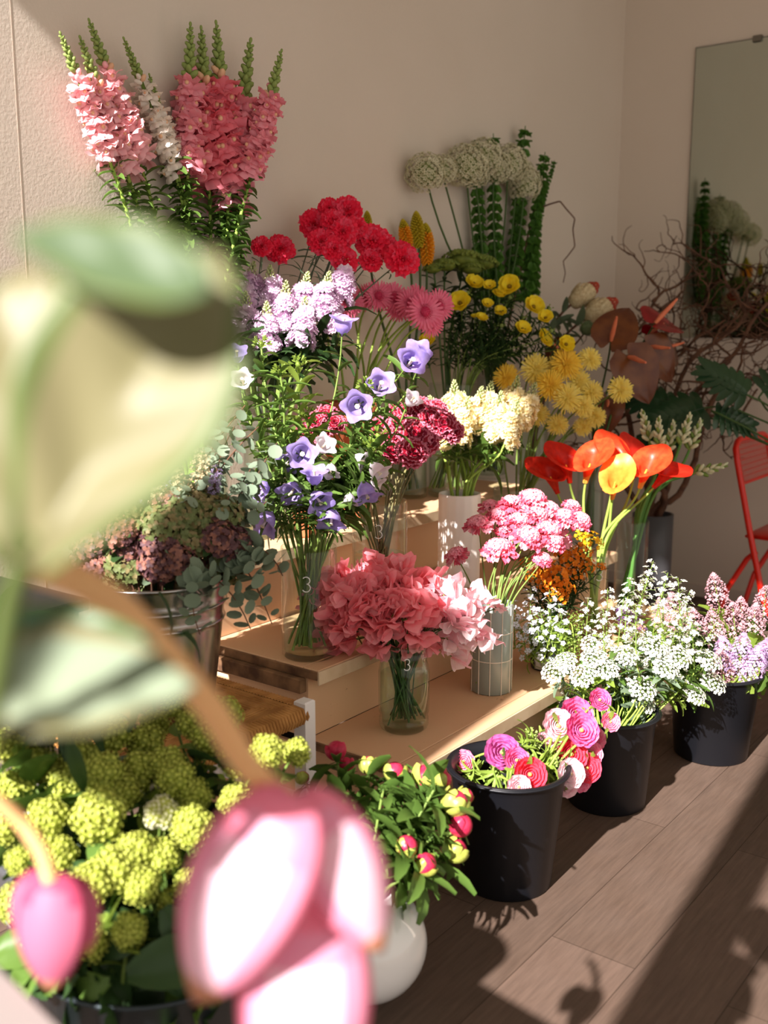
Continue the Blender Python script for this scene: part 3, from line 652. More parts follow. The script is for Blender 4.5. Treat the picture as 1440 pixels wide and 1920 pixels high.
def p_snap(c, cy, plen=.27, n=26, seed=0, f0=0., f1=.62):
    """snapdragon raceme: open florets below, closed green buds to the tip"""
    mb = MB(); fls = [snapfl() for _ in range(3)]
    tube(mb, [(0, 0, plen * t) for t in np.linspace(0, 1, 8)], np.linspace(.0042, .0015, 8), 6, 2)
    for i in range(n):
        f = f0 + (f1 - f0) * (i + .5) / n; a = i * 2.4 + rnd.uniform(-.3, .3); s = .035 * (1.1 - .4 * f) * rnd.uniform(.8, 1.2)
        mb.merge(rnd.choice(fls), T(0, 0, plen * f) @ Rz(a) @ T(.005, 0, 0) @ Ry(rnd.uniform(-.3, .5)) @ Rx(rnd.uniform(-.4, .4)) @ S(s))
    nb = 30
    for i in range(nb):
        f = f1 + (.98 - f1) * (i / nb) ** .9; a = i * 2.4; s = .0085 * (1.05 - .72 * (f - f1) / (1 - f1)); big = i < 6
        sph(mb, s, 3 if not big else rnd.choice((0, 1, 3)), T(0, 0, plen * f) @ Rz(a) @ Ry(.9) @ T(0, 0, s * 1.1) @ S(.8, .8, 1.35), 4, 6)
        if i % 2 == 0: petal(mb, T(0, 0, plen * f) @ Rz(a), s * 1.8, s * .9, .7, .5, .3, 0, 1, 2, 2, .8, .7, 0, 2)
    sph(mb, .003, 3, T(0, 0, plen) @ S(1, 1, 1.6), 4, 6)
    return M_('snapdragon_spike', mb, [c, cy, G1, BUDG])
def p_stock(c, c2, plen=.16, n=24, budm=None):
    mb = MB(); tube(mb, [(0, 0, plen * t) for t in np.linspace(0, 1, 6)], np.linspace(.004, .002, 6), 6, 2)
    fl = []
    for _ in range(3):
        o = MB()
        for L, th, k_ in ((1, .1, 6), (.85, .5, 5), (.6, .9, 5)):
            for i in range(k_): petal(o, Rz(2 * PI * (i + rnd.random() * .5) / k_), L, .85 * L, th, -.4, .05, .14, 1.6, 3, 4, 1.3, .7, .4, rnd.choice((0, 0, 1)))
        fl.append(o.pack())
    for i in range(n):
        f = .02 + .66 * (i + .5) / n; a = i * 2.4 + rnd.uniform(-.3, .3); R = .036 * (1 - .4 * f) * rnd.uniform(.7, 1.1)
        mb.merge(rnd.choice(fl), T(0, 0, plen * f) @ Rz(a) @ T(R, 0, 0) @ Ry(rnd.uniform(.7, 1.15)) @ S(.026 * rnd.uniform(.85, 1.1)))
    for i in range(30):
        f = .68 + .32 * i / 30; a = i * 2.4; R = .013 * (1 - (i / 30) ** 1.6) + .002; s = .0042 * (1.1 - .4 * i / 30)
        sph(mb, s, 3, T(0, 0, plen * f) @ Rz(a) @ T(R, 0, 0) @ Ry(.6) @ S(.85, .85, 1.3), 4, 6)
    return M_('stock_spike', mb, [c, c2, G1, budm or BUDC])
def raceme(plen, n, fl, cone, mats, stem=2, f0=0., tilt=(.5, 1.2), s=1., stems=True, bud=None, nb=10, name='raceme', r=.002):
    mb = MB(); tube(mb, [(0, 0, plen * t) for t in np.linspace(0, 1, 6)], np.linspace(r, r * .5, 6), 5, stem)
    for i in range(n):
        f = f0 + (1 - f0) * (i + .5) / n; a = i * 2.4 + rnd.uniform(-.4, .4); R = cone(f) * rnd.uniform(.65, 1.1); t = rnd.uniform(*tilt)
        M = T(0, 0, plen * f) @ Rz(a)
        if stems: tube(mb, (M @ np.array([[0, R * .5, R], [0, 0, 0], [-R * .4, -R * .1, 0], [1, 1, 1]]))[:3].T, r * .35, 3, stem, cap=False)
        mb.merge(rnd.choice(fl), M @ T(R, 0, 0) @ Ry(t) @ S(s * rnd.uniform(.8, 1.15)))
    return mb.mesh(name, mats)

# ================================================================ THE FLOWERS
# ---- snapdragons
pk = pm('snap_pink', 'fbb2bd', 'f59cab', trans=.4); pkl = pm('snap_pale_pink', 'fdd0d2', 'fabdc4', trans=.4); wh = pm('snap_white', 'fdf8ee', 'faeee4', trans=.45); cor = pm('snap_coral', 'f5808f', 'f898a6', trans=.4); yl = pm('throat_yellow', 'f6d0a4', 'f2bf9c', trans=.3)
SN = [p_snap(pkl, yl), p_snap(wh, yl, n=20, f1=.6), p_snap(pk, yl, n=28), p_snap(cor, yl, n=28)]
LS = lambda P: (foliage(P, 64, .048, .017, .5, .98, (.1, .9), -.9, .3), LF)
LSb = lambda P: (foliage(P, 40, .05, .012, .55, .98, (.1, .9), -.9, .3), LB)
sn = [(113, 62, 205, 300, -.02, 0), (150, 70, 240, 330, .02, 0), (167, 38, 262, 305, .06, 0), (232, 72, 318, 285, 0, 1), (280, 140, 330, 330, .05, 1),
      (357, 45, 352, 330, -.02, 2), (377, 52, 392, 350, .06, 3), (405, 42, 425, 340, 0, 3), (470, 75, 428, 390, .03, 2), (528, 95, 470, 330, 0, 2), (440, 150, 445, 300, .08, 3)]
spikes('snapdragon', V['snap'], sn, SN, .27, 'snapdragon stem in the tall vase', 'flower', 'snapdragons on the top step', stemr=.0052, stemm=G3, leaf=LS, spread=.85)
# ---- lilac-pink stock and red carnations
stp = pm('stock_lilac', 'f0d2ea', 'e4bfe0', trans=.35); stp2 = pm('stock_pale', 'faeaf6', 'f2dcf0', trans=.35)
ST = [p_stock(stp, stp2), p_stock(stp, stp2)]
LT = lambda P: (foliage(P, 11, .11, .026, .45, .95, (.2, .9), -.9, .15, a=1), LD)
stk = [(505, 432, 508, 590, -.03), (588, 455, 560, 600, 0), (425, 505, 420, 610, 0), (455, 500, 470, 640, -.05), (540, 480, 530, 620, -.05), (625, 470, 600, 600, -.02), (660, 450, 635, 570, .03), (400, 500, 385, 590, .04), (500, 520, 500, 660, -.09), (575, 530, 565, 650, -.08), (480, 470, 460, 580, .06), (610, 540, 625, 620, 0), (545, 520, 540, 650, .04), (440, 560, 445, 640, -.03)]
spikes('stock', V['stock'], stk, ST, .16, 'lilac-pink stock spike', 'flower', 'lilac stock on the top step', stemm=G1, leaf=LT, fs=.9)
rd = pm('carnation_red', 'fa2e52', 'ee1c40', trans=.3); rd2 = pm('carnation_pinkred', 'fa5a78', 'f03a5c', trans=.3)
CA = [p_carnation(rd, rd2) for _ in range(2)]
LC = lambda P: (foliage(P, 8, .07, .006, .3, .95, (.3, .8), -.9), LG)
car = [(618, 388, 0, 20), (652, 392, 0, 27), (590, 418, 0, 30), (625, 410, -.04, 24), (642, 432, -.05, 32), (668, 425, -.02, 24), (603, 450, -.05, 26), (628, 465, -.06, 26), (648, 486, -.04, 27), (700, 450, 0, 33), (722, 462, .03, 26), (697, 484, -.01, 24), (757, 483, -.02, 34), (490, 460, .06, 18), (525, 464, .06, 27)]
bunch('carnation', V['stock'], car, CA, 'red carnation', 'flower', 'red carnations', .05, .8, 28, .0022, LG, LC)
# ---- gerberas
gp = pm('gerbera_pink', 'f58aa6', 'ee6f92', trans=.3); gc_ = pm('gerbera_centre', 'c8305a', 'b0224a', trans=0)
GE = [p_gerbera(gp, gp, gc_) for _ in range(2)]
ger = [(655, 562, -.1, 34), (712, 553, 0, 30), (742, 556, .03, 32), (772, 568, 0, 34), (800, 583, -.05, 40), (826, 572, .02, 32), (812, 606, -.02, 28), (750, 576, .05, 28), (786, 560, .05, 32), (690, 556, .04, 28), (638, 575, .02, 28)]
bunch('gerbera', V['terra'], ger, GE, 'pink gerbera', 'flower', 'pink gerberas in the clay vase', 0, .85, 36, .0038, G3, None, .55, .1, .3)
# ---- torch lilies
ko = pm('poker_orange', 'f7a21e', 'f2b62c', trans=.2); ky = pm('poker_yellow', 'd9c02c', 'a9a22c', trans=.2)
def p_poker(c, c2, plen=.11):
    mb = MB(); tube(mb, [(0, 0, 0), (0, 0, plen)], [.008, .003], 8, 1)
    for i in range(170):
        f = (i + .5) / 170; R = .026 * math.sin(PI * (.18 + .8 * f)) ** .7; a = i * 2.4; dn = .9 - 2. * f
        M = T(0, 0, plen * f) @ Rz(a) @ Ry(PI / 2 + dn * .75); tube(mb, (M @ np.array([[0, 0, 0], [0, 0, 0], [0, R * .6, R], [1, 1, 1]]))[:3].T, [.0012, .0034, .0022], 4, 0 if f < .72 else 1)
    return M_('poker', mb, [c, c2])
PK = [p_poker(ko, ky), p_poker(ky, ky)]
spikes('torch_lily', V['poker'], [(755, 412, 765, 470, 0, 0), (780, 397, 785, 460, .03, 1), (798, 420, 800, 492, -.02, 0), (688, 396, 690, 440, .05, 1)], PK, .11, 'orange-yellow torch lily', 'flower', 'torch lilies', stemr=.005, stemm=G2)
# ---- alliums
aw = pm('allium_white', 'e2dcc0', 'cfcaa6', trans=.3); ag = pm('allium_core', '7d8a52', '6a7744', trans=0)
AL = [p_ball(230, kfloret(6, .14, .07, .35, 0, 1), None, -.8, .62, 1, 1.1).mesh('allium', [aw, ag])]
al = [(795, 316, 0, 30), (826, 314, .06, 26), (872, 302, 0, 34), (905, 288, .03, 33), (925, 306, .0, 30), (952, 300, .02, 32), (972, 320, .05, 28), (984, 338, -.05, 31), (888, 318, .08, 26)]
bunch('allium', V['allium'], al, AL, 'round white allium head', 'flower', 'white alliums by the wall', -.02, .15, 32, .0042, G2, None, .5)
# ---- bells of Ireland
bg_ = pm('bells_green', '5c8a36', '48702a', trans=.4)
def p_bells(plen=.72):
    mb = MB(); tube(mb, [(0, 0, plen * t) for t in np.linspace(0, 1, 10)], np.linspace(.005, .002, 10), 6, 0)
    o = MB(); lathe(o, [(.12, 0), (.5, .45), (.95, .8), (1.05, .82)], 10, 0, None, lambda R, Z, a: (R * (1 + .1 * np.cos(5 * a) * (R > .8)), Z)); o = o.pack()
    k = 0
    while k < 17:
        f = (k / 17) ** .93; s = .029 * (1.05 - .5 * f)
        for i in range(5): mb.merge(o, T(0, 0, plen * f) @ Rz(2 * PI * i / 6 + k * .5) @ T(.008, 0, 0) @ Ry(1.0 + rnd.uniform(-.3, .3)) @ S(s))
        if k % 3 == 0 or k > 14:
            for i in range(2): petal(mb, T(0, 0, plen * f) @ Rz(3 * i + k), .04, .03, .6, -.5, .2, .05, 2, 3, 2, 1, .6, .2, 0)
        k += 1
    return M_('bells_spike', mb, [bg_])
BL = [p_bells(), p_bells()]
be = [(890, 262, 905, 560, .08), (925, 250, 930, 565, .1), (985, 236, 960, 560, .12), (1022, 285, 985, 560, .06), (1010, 330, 1000, 550, .1), (1040, 300, 1005, 420, .12)]
spikes('bells_of_ireland', V['allium'], be, BL, .72, 'tall green bells of Ireland spike', 'flower', 'bells of Ireland', stemr=.0045, stemm=G2)
# ---- flat green sedum heads
sg = pm('sedum_green', '7e8c3a', '66762e', trans=.2)
SD = [p_ball(150, kfloret(5, .1, .09, .5, 0), None, .05, .8, 0, 1.1, .04, .45).mesh('sedum', [sg])]
bunch('sedum', V['yel'], [(868, 482, .05, 38), (905, 486, .08, 30), (834, 492, .05, 26), (812, 500, .08, 20), (885, 500, .02, 24)], SD, 'flat dull green sedum head', 'flower', 'green sedum heads', 0, .1, 30, .004, G2, lambda P: (foliage(P, 14, .06, .016, .5, .97), LD))
# ---- small yellow ranunculus
yc = pm('butter_yellow', 'fdee46', 'fae22e', trans=.35); yd = pm('butter_centre', '6a5416', '8a6a1a', trans=0)
YR = [p_bcup(yc, yd)]
yr = [(862, 567, -.05, 18), (889, 531, .02, 15), (918, 536, 0, 10), (955, 536, 0, 17), (938, 552, 0, 14), (914, 570, -.03, 10), (938, 584, 0, 10), (903, 596, -.03, 11), (1001, 574, 0, 16), (1023, 595, -.02, 13), (980, 616, -.03, 14), (1020, 635, 0, 15), (801, 639, -.1, 13), (1062, 645, -.02, 13), (890, 593, -.02, 6)]
LY = lambda P: (foliage(P, 22, .05, .010, .4, .95, (.1, .9), -.5, .3), LD)
yr = [(q[0], q[1], q[2], q[3] * 1.35) for q in yr]
bunch('yellow_ranunculus', V['yel'], yr, YR, 'small yellow cup-shaped ranunculus', 'flower', 'small yellow ranunculus', -.04, .6, 15, .0022, G1, LY, .45, jit=.3)
bunch('ranunculus_bud', V['yel'], [(rnd.uniform(835, 1040), rnd.uniform(545, 680), rnd.uniform(-.05, .12), 5) for _ in range(14)], [p_ball(6, kfloret(5, .9, .6, 1.2), None, -.5, .8, 0).mesh('bud', [BUDG])], 'green ranunculus bud', 'flower bud', 'green ranunculus buds', 0, .1, 5, .0016, G1, lambda P: (foliage(P, 30, .045, .009, .3, .97, (.1, 1), -.5, .3), LD))
# ---- proteas
pc = pm('protea_cream', 'd8c8a0', 'bfa77e', trans=.1, ns=6.); pr_ = pm('protea_red', 'b4432c', '8f3322', trans=.1)
def p_protea():
    mb = MB(); lathe(mb, [(.1, -.1), (.5, .1), (.7, .7), (.62, 1.3), (.4, 1.6), (0, 1.65)], 16, 0)
    for k in range(6):
        for i in range(12): petal(mb, Rz(2 * PI * (i + .5 * (k % 2)) / 12) @ T(.12 + .07 * k * (k < 3), 0, .0 + .04 * k), 1.0 + .28 * k, .42, .35 + .12 * k, 1.15, .4, 0, 1, 7, 2, .9, .5, .12, 0, 1 if k > 3 else None)
    return M_('protea', mb, [pc, pr_])
bunch('protea', V['prot'], [(1072, 570, .05, 27), (1098, 598, 0, 27)], [p_protea()], 'cream protea head with red-tipped bracts', 'flower', 'proteas', 0, 0, 26, .006, BR, lambda P: (foliage(P, 12, .09, .03, .55, .92, (.2, .8), -.6), LG), .45, 0, .7, .05, offc=False)
bunch('seed_pod', V['prot'], [(1103, 612, -.08, 15)], [p_ball(30, kfloret(4, .2, .2, .4), None, -.9, .95, 0).mesh('pod', [pm('pod', '5d6e4a', trans=0)])], 'round grey-green seed pod under the proteas', 'seed pod', None, 0, .2, 14, .004, BR)
# ---- anthuriums
ab = pm('anthurium_brown', '552a18', '70401f', trans=.1, rough=.3, spec=.4, ns=2.); ar = pm('anthurium_red', '9a0c18', '820a14', trans=.2, rough=.25, spec=.6); asx = pm('spadix_pink', 'e0825c', 'c86a4a', trans=0)
def anth(px, py, dd, rp, dirv, roll, m, lab):
    v = V['anth']; d_ = v['d'] + dd; pos = at(px, py, d_); dr = norm(dirv[0] * CR + dirv[1] * CU - dirv[2] * CF); P = stempath(v, pos, dr, .4)
    s = rp * d_ / FPX; a, b_ = AN[m]; e = flower('anthurium', lab, 'flower', 'anthuriums', P, a, s, dr, .0045, G2, roll=roll, pname='spathe', extra=[('spadix', b_, Rz(roll))])
AN = {0: p_anthur(ab, asx), 1: p_anthur(ar, asx)}
for q in [(1145, 640, .0, 62, (-.2, .35, 1), 1.2, 0, 'brown anthurium with an upright spathe, left of the cluster'), (1178, 668, -.05, 68, (.1, .1, 1), -1.1, 0, 'large brown anthurium in the middle of the cluster'), (1215, 650, 0, 58, (.3, .2, 1), -.9, 0, 'brown anthurium folded at the right of the cluster'), (1238, 655, .05, 50, (.6, .3, .8), -.2, 0, 'reddish-brown anthurium at the far right of the cluster'),
          (1140, 750, -.02, 46, (-.2, .1, 1), -1.6, 0, 'brown anthurium hanging lowest behind the yellow gerberas'), (1060, 665, .1, 42, (-.5, .3, .8), 2.6, 0, 'brown anthurium half hidden under the yellow ranunculus'), (1228, 606, .02, 66, (.35, .75, .6), .1, 1, 'deep red anthurium seen from the side, topmost of the cluster'), (1215, 628, .08, 40, (.3, .6, .6), -.3, 1, 'deep red anthurium under the topmost one')]: anth(*q)
# ---- yellow spiky gerberas
sy = pm('spider_yellow', 'fdee8e', 'fbe570', trans=.3); sy2 = pm('spider_deep', 'fbdc5a', 'f8d044', trans=.3); sc_ = pm('spider_centre', 'd8b23a', trans=0)
SY = [p_spidery(sy, sc_), p_spidery(sy, sc_), p_spidery(sy2, sc_)]
sp = [(952, 706, .0, 28), (1006, 692, 0, 30), (1064, 680, -.02, 32), (1107, 672, .02, 24), (1034, 722, -.05, 30), (1066, 745, -.05, 29), (1096, 762, -.02, 24), (1113, 735, .02, 25), (1166, 730, 0, 27), (1047, 795, .02, 24), (1088, 715, .03, 24), (1010, 775, .03, 26), (1118, 782, .04, 22), (1094, 800, .05, 20), (985, 770, .05, 26), (1040, 690, .05, 26)]
bunch('spiky_gerbera', V['spider'], sp, SY, 'yellow spiky gerbera', 'flower', 'yellow spiky gerberas', 0, .85, 28, .0034, G1, None, .5, .2, .2)
# ---- cream stock
cs = pm('stock_cream', 'f6e6b4', 'f0dc9c', trans=.35); cs2 = pm('stock_ivory', 'fbf2d2', 'f6e8be', trans=.35)
SCm = [p_stock(cs, cs2, n=22), p_stock(cs, cs2, n=22)]
ck = [(852, 676, 852, 800, 0), (800, 735, 850, 815, .05), (925, 700, 905, 800, .03), (905, 720, 885, 810, 0), (975, 685, 955, 790, .03), (985, 710, 945, 835, -.05), (830, 740, 840, 835, -.05), (1000, 730, 975, 800, .02), (870, 720, 868, 820, .04), (762, 745, 800, 800, .08), (880, 740, 860, 830, -.04), (940, 735, 925, 820, -.02)]
spikes('cream_stock', V['white'], ck, SCm, .16, 'cream stock spike', 'flower', 'cream stock in the white vase', .05, stemm=G3, leaf=lambda P: (foliage(P, 7, .085, .022, .6, .97, (.1, .8), -1), LF), fs=.95, stemr=.0042)
# ---- maroon picotee flowers
mr = pm('maroon', 'a8142e', '8c0e26', trans=.25); mr2 = pm('maroon_deep', '6e0a1e', '8a1030', trans=.2); pt = pm('picotee', 'd88496', 'c05a72', trans=.3)
MA = [p_carnation(mr, mr2, ((1, .0, 15), (.92, .3, 14), (.8, .6, 12), (.62, .9, 9), (.42, 1.2, 7)), .42, .05, 3, jag=.06) for _ in range(2)]
ma = [(762, 772, .05, 28), (790, 762, .05, 26), (735, 815, 0, 28), (778, 812, -.05, 32), (808, 780, .03, 28), (832, 792, .02, 28), (850, 806, .04, 24), (775, 845, -.08, 33), (735, 845, -.05, 28), (800, 825, -.03, 28), (820, 765, .08, 24), (755, 795, 0, 28), (712, 800, .05, 24), (745, 770, .06, 22), (590, 788, .0, 24), (610, 775, .05, 24), (568, 805, 0, 24), (555, 820, .03, 18), (628, 790, .03, 22), (600, 810, .0, 22), (672, 840, 0, 12)]
bunch('picotee_flower', V['maroon'], ma, MA, 'maroon frilled flower with pale petal edges', 'flower', 'maroon picotee flowers', 0, .75, 27, .0022, pm('stem_brown', '7c7a48', '6a5c40', trans=.1), None, .4)
# ---- lilac bellflowers
cb = pm('bell_lilac', 'b9a6e6', 'a48fdc', trans=.45); cbw = pm('bell_white', 'f4eef2', 'ecd8e6', trans=.45); cbi = pm('bell_throat', 'ece2c8', trans=.3)
CB = [p_bell(cb, cbi, LF), p_bell(cb, cbi, LF)]; CW = [p_bell(cbw, cbi, LF)]
LCb = lambda P: (foliage(P, 20, .062, .015, .38, .97, (.1, .9), -.7, .3), LF)
bunch('bellflower', V['camp'], [(765, 685, .15, 29), (783, 674, .18, 27), (710, 730, .1, 26)], CB, 'open lilac bellflower, facing out', 'flower', 'open lilac bellflowers', 0, .75, 20, .0026, G1, LCb, .4)
cbl = [(672, 760, .05, 24, (-.1, -.2, .9)), (643, 612, .1, 21, (.1, .8, .3)), (445, 668, 0, 17, (0, .6, .6)), (565, 852, -.05, 23, (.2, .0, 1)), (590, 895, -.1, 20, (.0, .7, .4)), (595, 935, -.1, 22, (.5, -.6, .6)), (550, 918, -.05, 22, (-.3, -.6, .6)), (622, 970, -.08, 22, (-.1, -.9, .5)), (685, 920, -.05, 22, (.3, -.9, .3)), (500, 975, -.05, 24, (-.4, -.7, .5)), (545, 862, .0, 18, (-.4, -.5, .5)), (492, 915, 0, 20, (-.6, -.4, .5))]
cwl = [(455, 715, 0, 17, (0, .3, .9)), (705, 880, 0, 19, (.6, -.7, .3)), (672, 862, .02, 17, (.8, -.3, .3)), (620, 880, -.05, 15, (0, -.9, .4)), (605, 838, 0, 18, (.5, .4, .6)), (655, 935, -.05, 14, (0, -1, .3)), (700, 905, .03, 17, (.8, -.6, .2)), (770, 752, .15, 15, (.5, .5, .6))]
for L_, PR, nn, gg in ((cbl, CB, 'lilac bellflower', 'lilac bellflowers'), (cwl, CW, 'white bellflower bud', 'white bellflower buds')):
    for it, lab in zip(L_, ordinals([(i[0], i[1]) for i in L_], nn)):
        v = V['camp']; d_ = v['d'] + it[2] - .04; pos = at(it[0], it[1], d_); D = it[4]; dr = norm(D[0] * CR + D[1] * CU - D[2] * CF); s = it[3] * 1.25 * d_ / FPX
        flower('bellflower', lab, 'flower', gg, stempath(v, pos - dr * s * .7, norm(dr + np.array([0, 0, 1.2])), .4), rnd.choice(PR), s, dr, .0026, G1, LCb)
bunch('bellflower_shoot', V['camp'], [(rnd.uniform(430, 740), rnd.uniform(640, 900), rnd.uniform(-.1, .12), 8) for _ in range(11)], [p_ball(8, kfloret(5, 1.6, .5, 1.1), None, -.2, .7, 0, 1.).mesh('bud', [LB])], 'green budded shoot among the bellflowers', 'flower stem', 'budded bellflower shoots', 0, 0, 8, .003, G1, lambda P: (foliage(P, 32, .07, .017, .32, .99, (.1, .9), -.7, .3), rnd.choice([LF, LF, LB])), .4)
# ---- sweet peas
sp1 = pm('sweet_coral', 'fea6ae', 'fc96a2', trans=.45); sp2 = pm('sweet_light', 'feb8bd', 'fda6b0', trans=.45); sw1 = pm('sweet_blush', 'fcd6dc', 'f9b4c0', trans=.45); sw2 = pm('sweet_white', 'fdf0f0', 'fbdfe3', trans=.45)
def p_sweet(c, c2, n=3):
    mb = MB(); fl = [p_sweetpea(0, 1) for _ in range(3)]
    for i in range(n):
        a = i * 2.2 + rnd.random(); t = (i - n / 2) * .35; mb.merge(rnd.choice(fl), T(.35 * math.cos(a), .35 * math.sin(a), t) @ Rz(a) @ Ry(rnd.uniform(-.3, .6)) @ S(rnd.uniform(.85, 1.1)))
        tube(mb, [(0, 0, t - .3), (.2 * math.cos(a), .2 * math.sin(a), t - .1), (.36 * math.cos(a), .36 * math.sin(a), t)], .04, 4, 2)
    return M_('sweet_pea_bloom', mb, [c, c2, G1])
SW = [p_sweet(sp1, sp2) for _ in range(4)]; SX = [p_sweet(sw1, sw2) for _ in range(3)]
def inell(n, cx, cy, rx, ry, dr, hollow=0.):
    o = []; t = 0
    while len(o) < n:
        x, y = rnd.uniform(-1, 1), rnd.uniform(-1, 1); t += 1
        if x * x + y * y > 1 or any((x - a) ** 2 + (y - b) ** 2 < (1.35 if t < 4000 else .5) / n for a, b, _ in o): continue
        o.append((x, y, -dr * math.sqrt(max(0, 1 - x * x - y * y)) + rnd.uniform(-.02, .04)))
    return [(cx + rx * x, cy + ry * y, z) for x, y, z in o]
spp = inell(32, 708, 1138, 122, 76, .13)
bunch('sweet_pea', V['jar'], [(x, y, z, 38) for x, y, z in spp], SW, 'coral sweet pea stem', 'flower', 'coral sweet peas in the jar', .04, .35, 27, .0022, G2, None, .3, .4, spread=.8)
spx = inell(11, 866, 1155, 42, 62, .08)
bunch('sweet_pea', V['jar'], [(x, y, z, 38) for x, y, z in spx] + [(936, 1135, .05, 14)], SX, 'blush white sweet pea stem', 'flower', 'blush sweet peas', .04, .35, 26, .0016, G2, None, .3, .4, spread=.8)
# ---- scabiosas
s1 = pm('scabiosa_pink', 'f27890', 'e85c7a', trans=.3); s2 = pm('scabiosa_pale', 'fbb4c2', 'f69cb0', trans=.3); s3 = pm('scabiosa_pin', 'e8d0a8', 'd8b890', trans=0)
SB = [p_scabiosa(s1, s2, s3) for _ in range(3)]
sb = [(896, 976, 0, 30), (935, 1022, -.06, 34), (935, 960, .03, 28), (960, 938, .03, 30), (1000, 930, .03, 34), (975, 972, -.02, 30), (992, 1000, -.07, 36), (1030, 950, .03, 32), (1030, 990, -.03, 34), (1060, 965, .02, 30), (1092, 970, 0, 27), (1040, 1012, -.05, 26), (1020, 1044, -.06, 22), (853, 1036, 0, 25), (920, 945, .06, 24), (1055, 1000, .05, 26), (1010, 960, 0, 30), (955, 990, .03, 28), (1075, 945, .05, 22)]
bunch('scabiosa', V['tile'], sb, SB, 'pink scabiosa head', 'flower', 'pink scabiosas in the grid vase', 0, .4, 30, .0022, G1, None, .35)
# ---- orange clusters
oo = pm('orange_bloom', 'fb9a24', 'f78416', trans=.3); oy = pm('yellow_bloom', 'fcc820', 'f8b414', trans=.3)
OC = [p_ball(26, kfloret(5, .34, .26, .4, 0, 0), None, -.3, .45, 1, 1., .3).mesh('orange_cluster', [oo, G2])]; OY = [p_ball(20, kfloret(5, .4, .3, .4, 0, 0), None, -.3, .4, 1, 1., .3).mesh('yellow_cluster', [oy, G2])]
oc = [(1045, 1078, -.05, 22), (1022, 1068, 0, 18), (1060, 1100, -.06, 18), (1045, 1112, -.08, 18), (1000, 1078, 0, 14), (1068, 1050, .05, 18), (1090, 1035, .06, 18), (1100, 1060, .04, 16), (1080, 1075, .02, 16), (1025, 1095, -.05, 16), (1052, 1035, .08, 16), (985, 1055, 0, 10), (1128, 1062, .04, 8)]
LO = lambda P: (foliage(P, 26, .045, .006, .3, .98, (.1, .9), -.4), LD)
bunch('orange_flower', V['pot'], oc, OC, 'small orange flower cluster', 'flower', 'orange flower clusters', .03, .3, 17, .002, G2, LO)
bunch('yellow_flower', V['pot'], [(1110, 1014, .06, 17), (1088, 1005, .06, 10)], OY, 'bright yellow flower cluster above the orange ones', 'flower', None, .03, .3, 17, .002, G2, LO)
# ---- callas
co = pm('calla_orange', 'f4582c', 'ee4020', trans=.4, rough=.35); cr = pm('calla_red', 'e0301c', 'c82418', trans=.35, rough=.35); cyl = pm('calla_apricot', 'fba040', 'f98c34', trans=.4, rough=.35); cg = pm('calla_neck', 'f2a044', 'e8b04c', trans=.4); csp = pm('calla_spadix', 'f0b040', trans=0)
CC = {0: p_calla(co, cg, csp), 1: p_calla(cr, cr, csp), 2: p_calla(cyl, cg, csp)}
cl = [(1045, 925, .04, 30, -2.2, 1, (-.35, .8, .2)), (1068, 905, .02, 30, -2.6, 1, (-.2, .9, .2)), (1098, 905, -.02, 32, -.5, 0, (.1, .9, .3)), (1150, 895, .03, 32, -2.0, 0, (-.05, .9, .4)), (1148, 935, -.05, 30, -1.2, 2, (.0, .9, .5)), (1188, 895, .04, 30, 2.5, 1, (.1, .9, .1)), (1200, 915, -.03, 32, -.3, 0, (.2, .9, .3)), (1225, 915, 0, 28, .1, 1, (.6, .7, .1))]
for it, lab in zip(cl, ordinals([(i[0], i[1]) for i in cl], 'orange-red calla lily')):
    v = V['calla']; d_ = v['d'] + it[2]; pos = at(it[0], it[1], d_); D = it[6]; dr = norm(D[0] * CR + D[1] * CU - (D[2] + .12) * CF)
    P = stempath(v, pos, dr, .4); e = flower('calla_lily', lab + (' with an apricot face' if it[5] == 2 else ''), 'flower', 'calla lilies', P, None, 1, dr, .0048, G3)
    fr = norm(CF + CR * math.cos(it[4]) * 1.1); x = norm(fr - dr * (fr @ dr)); y = np.cross(dr, x); M = np.eye(4); M[:3, 0] = x; M[:3, 1] = y; M[:3, 2] = dr; s = it[3] * 1.04 * d_ / FPX
    # the long lip of the spathe turns towards the side given
    obj('spathe', CC[it[5]], None, e, T(*(P[-1] - P[0])) @ M @ Rz(rnd.uniform(-.3, .3)) @ S(s))
# ---- thick budded stems (ornithogalum)
ob = pm('bud_ivory', 'e9e6c8', 'b9cc98', trans=.3, ns=3.)
def p_orn(plen=.1):
    mb = MB(); tube(mb, [(0, 0, 0), (0, 0, plen)], [.004, .002], 6, 1)
    for i in range(22):
        f = (i + .5) / 22; a = i * 2.4; s = .0086 * (1.1 - .5 * f); sph(mb, s, 0 if i % 4 else 1, T(0, 0, plen * f) @ Rz(a) @ Ry(.85 - .5 * f) @ T(0, 0, .02 * (1 - .6 * f)) @ S(.8, .8, 1.9), 5, 7)
        tube(mb, (T(0, 0, plen * f - .004) @ Rz(a) @ np.array([[0, .015 * (1 - .6 * f)], [0, 0], [0, .016], [1, 1]]))[:3].T, .0012, 4, 1, False)
    return M_('bud_spike', mb, [ob, G1])
spikes('ornithogalum', V['orn'], [(1205, 775, 1218, 830, 0), (1262, 800, 1250, 850, .03), (1235, 790, 1236, 845, -.04), (1290, 790, 1275, 835, 0), (1310, 800, 1292, 845, .04), (1330, 880, 1300, 888, 0)], [p_orn()], .1, 'cream-budded green stem', 'flower', 'budded ornithogalum stems', stemr=.006, stemm=pm('stem_thick', '5f9040', '4a7a30', trans=.2), fs=1.05, k=.55)
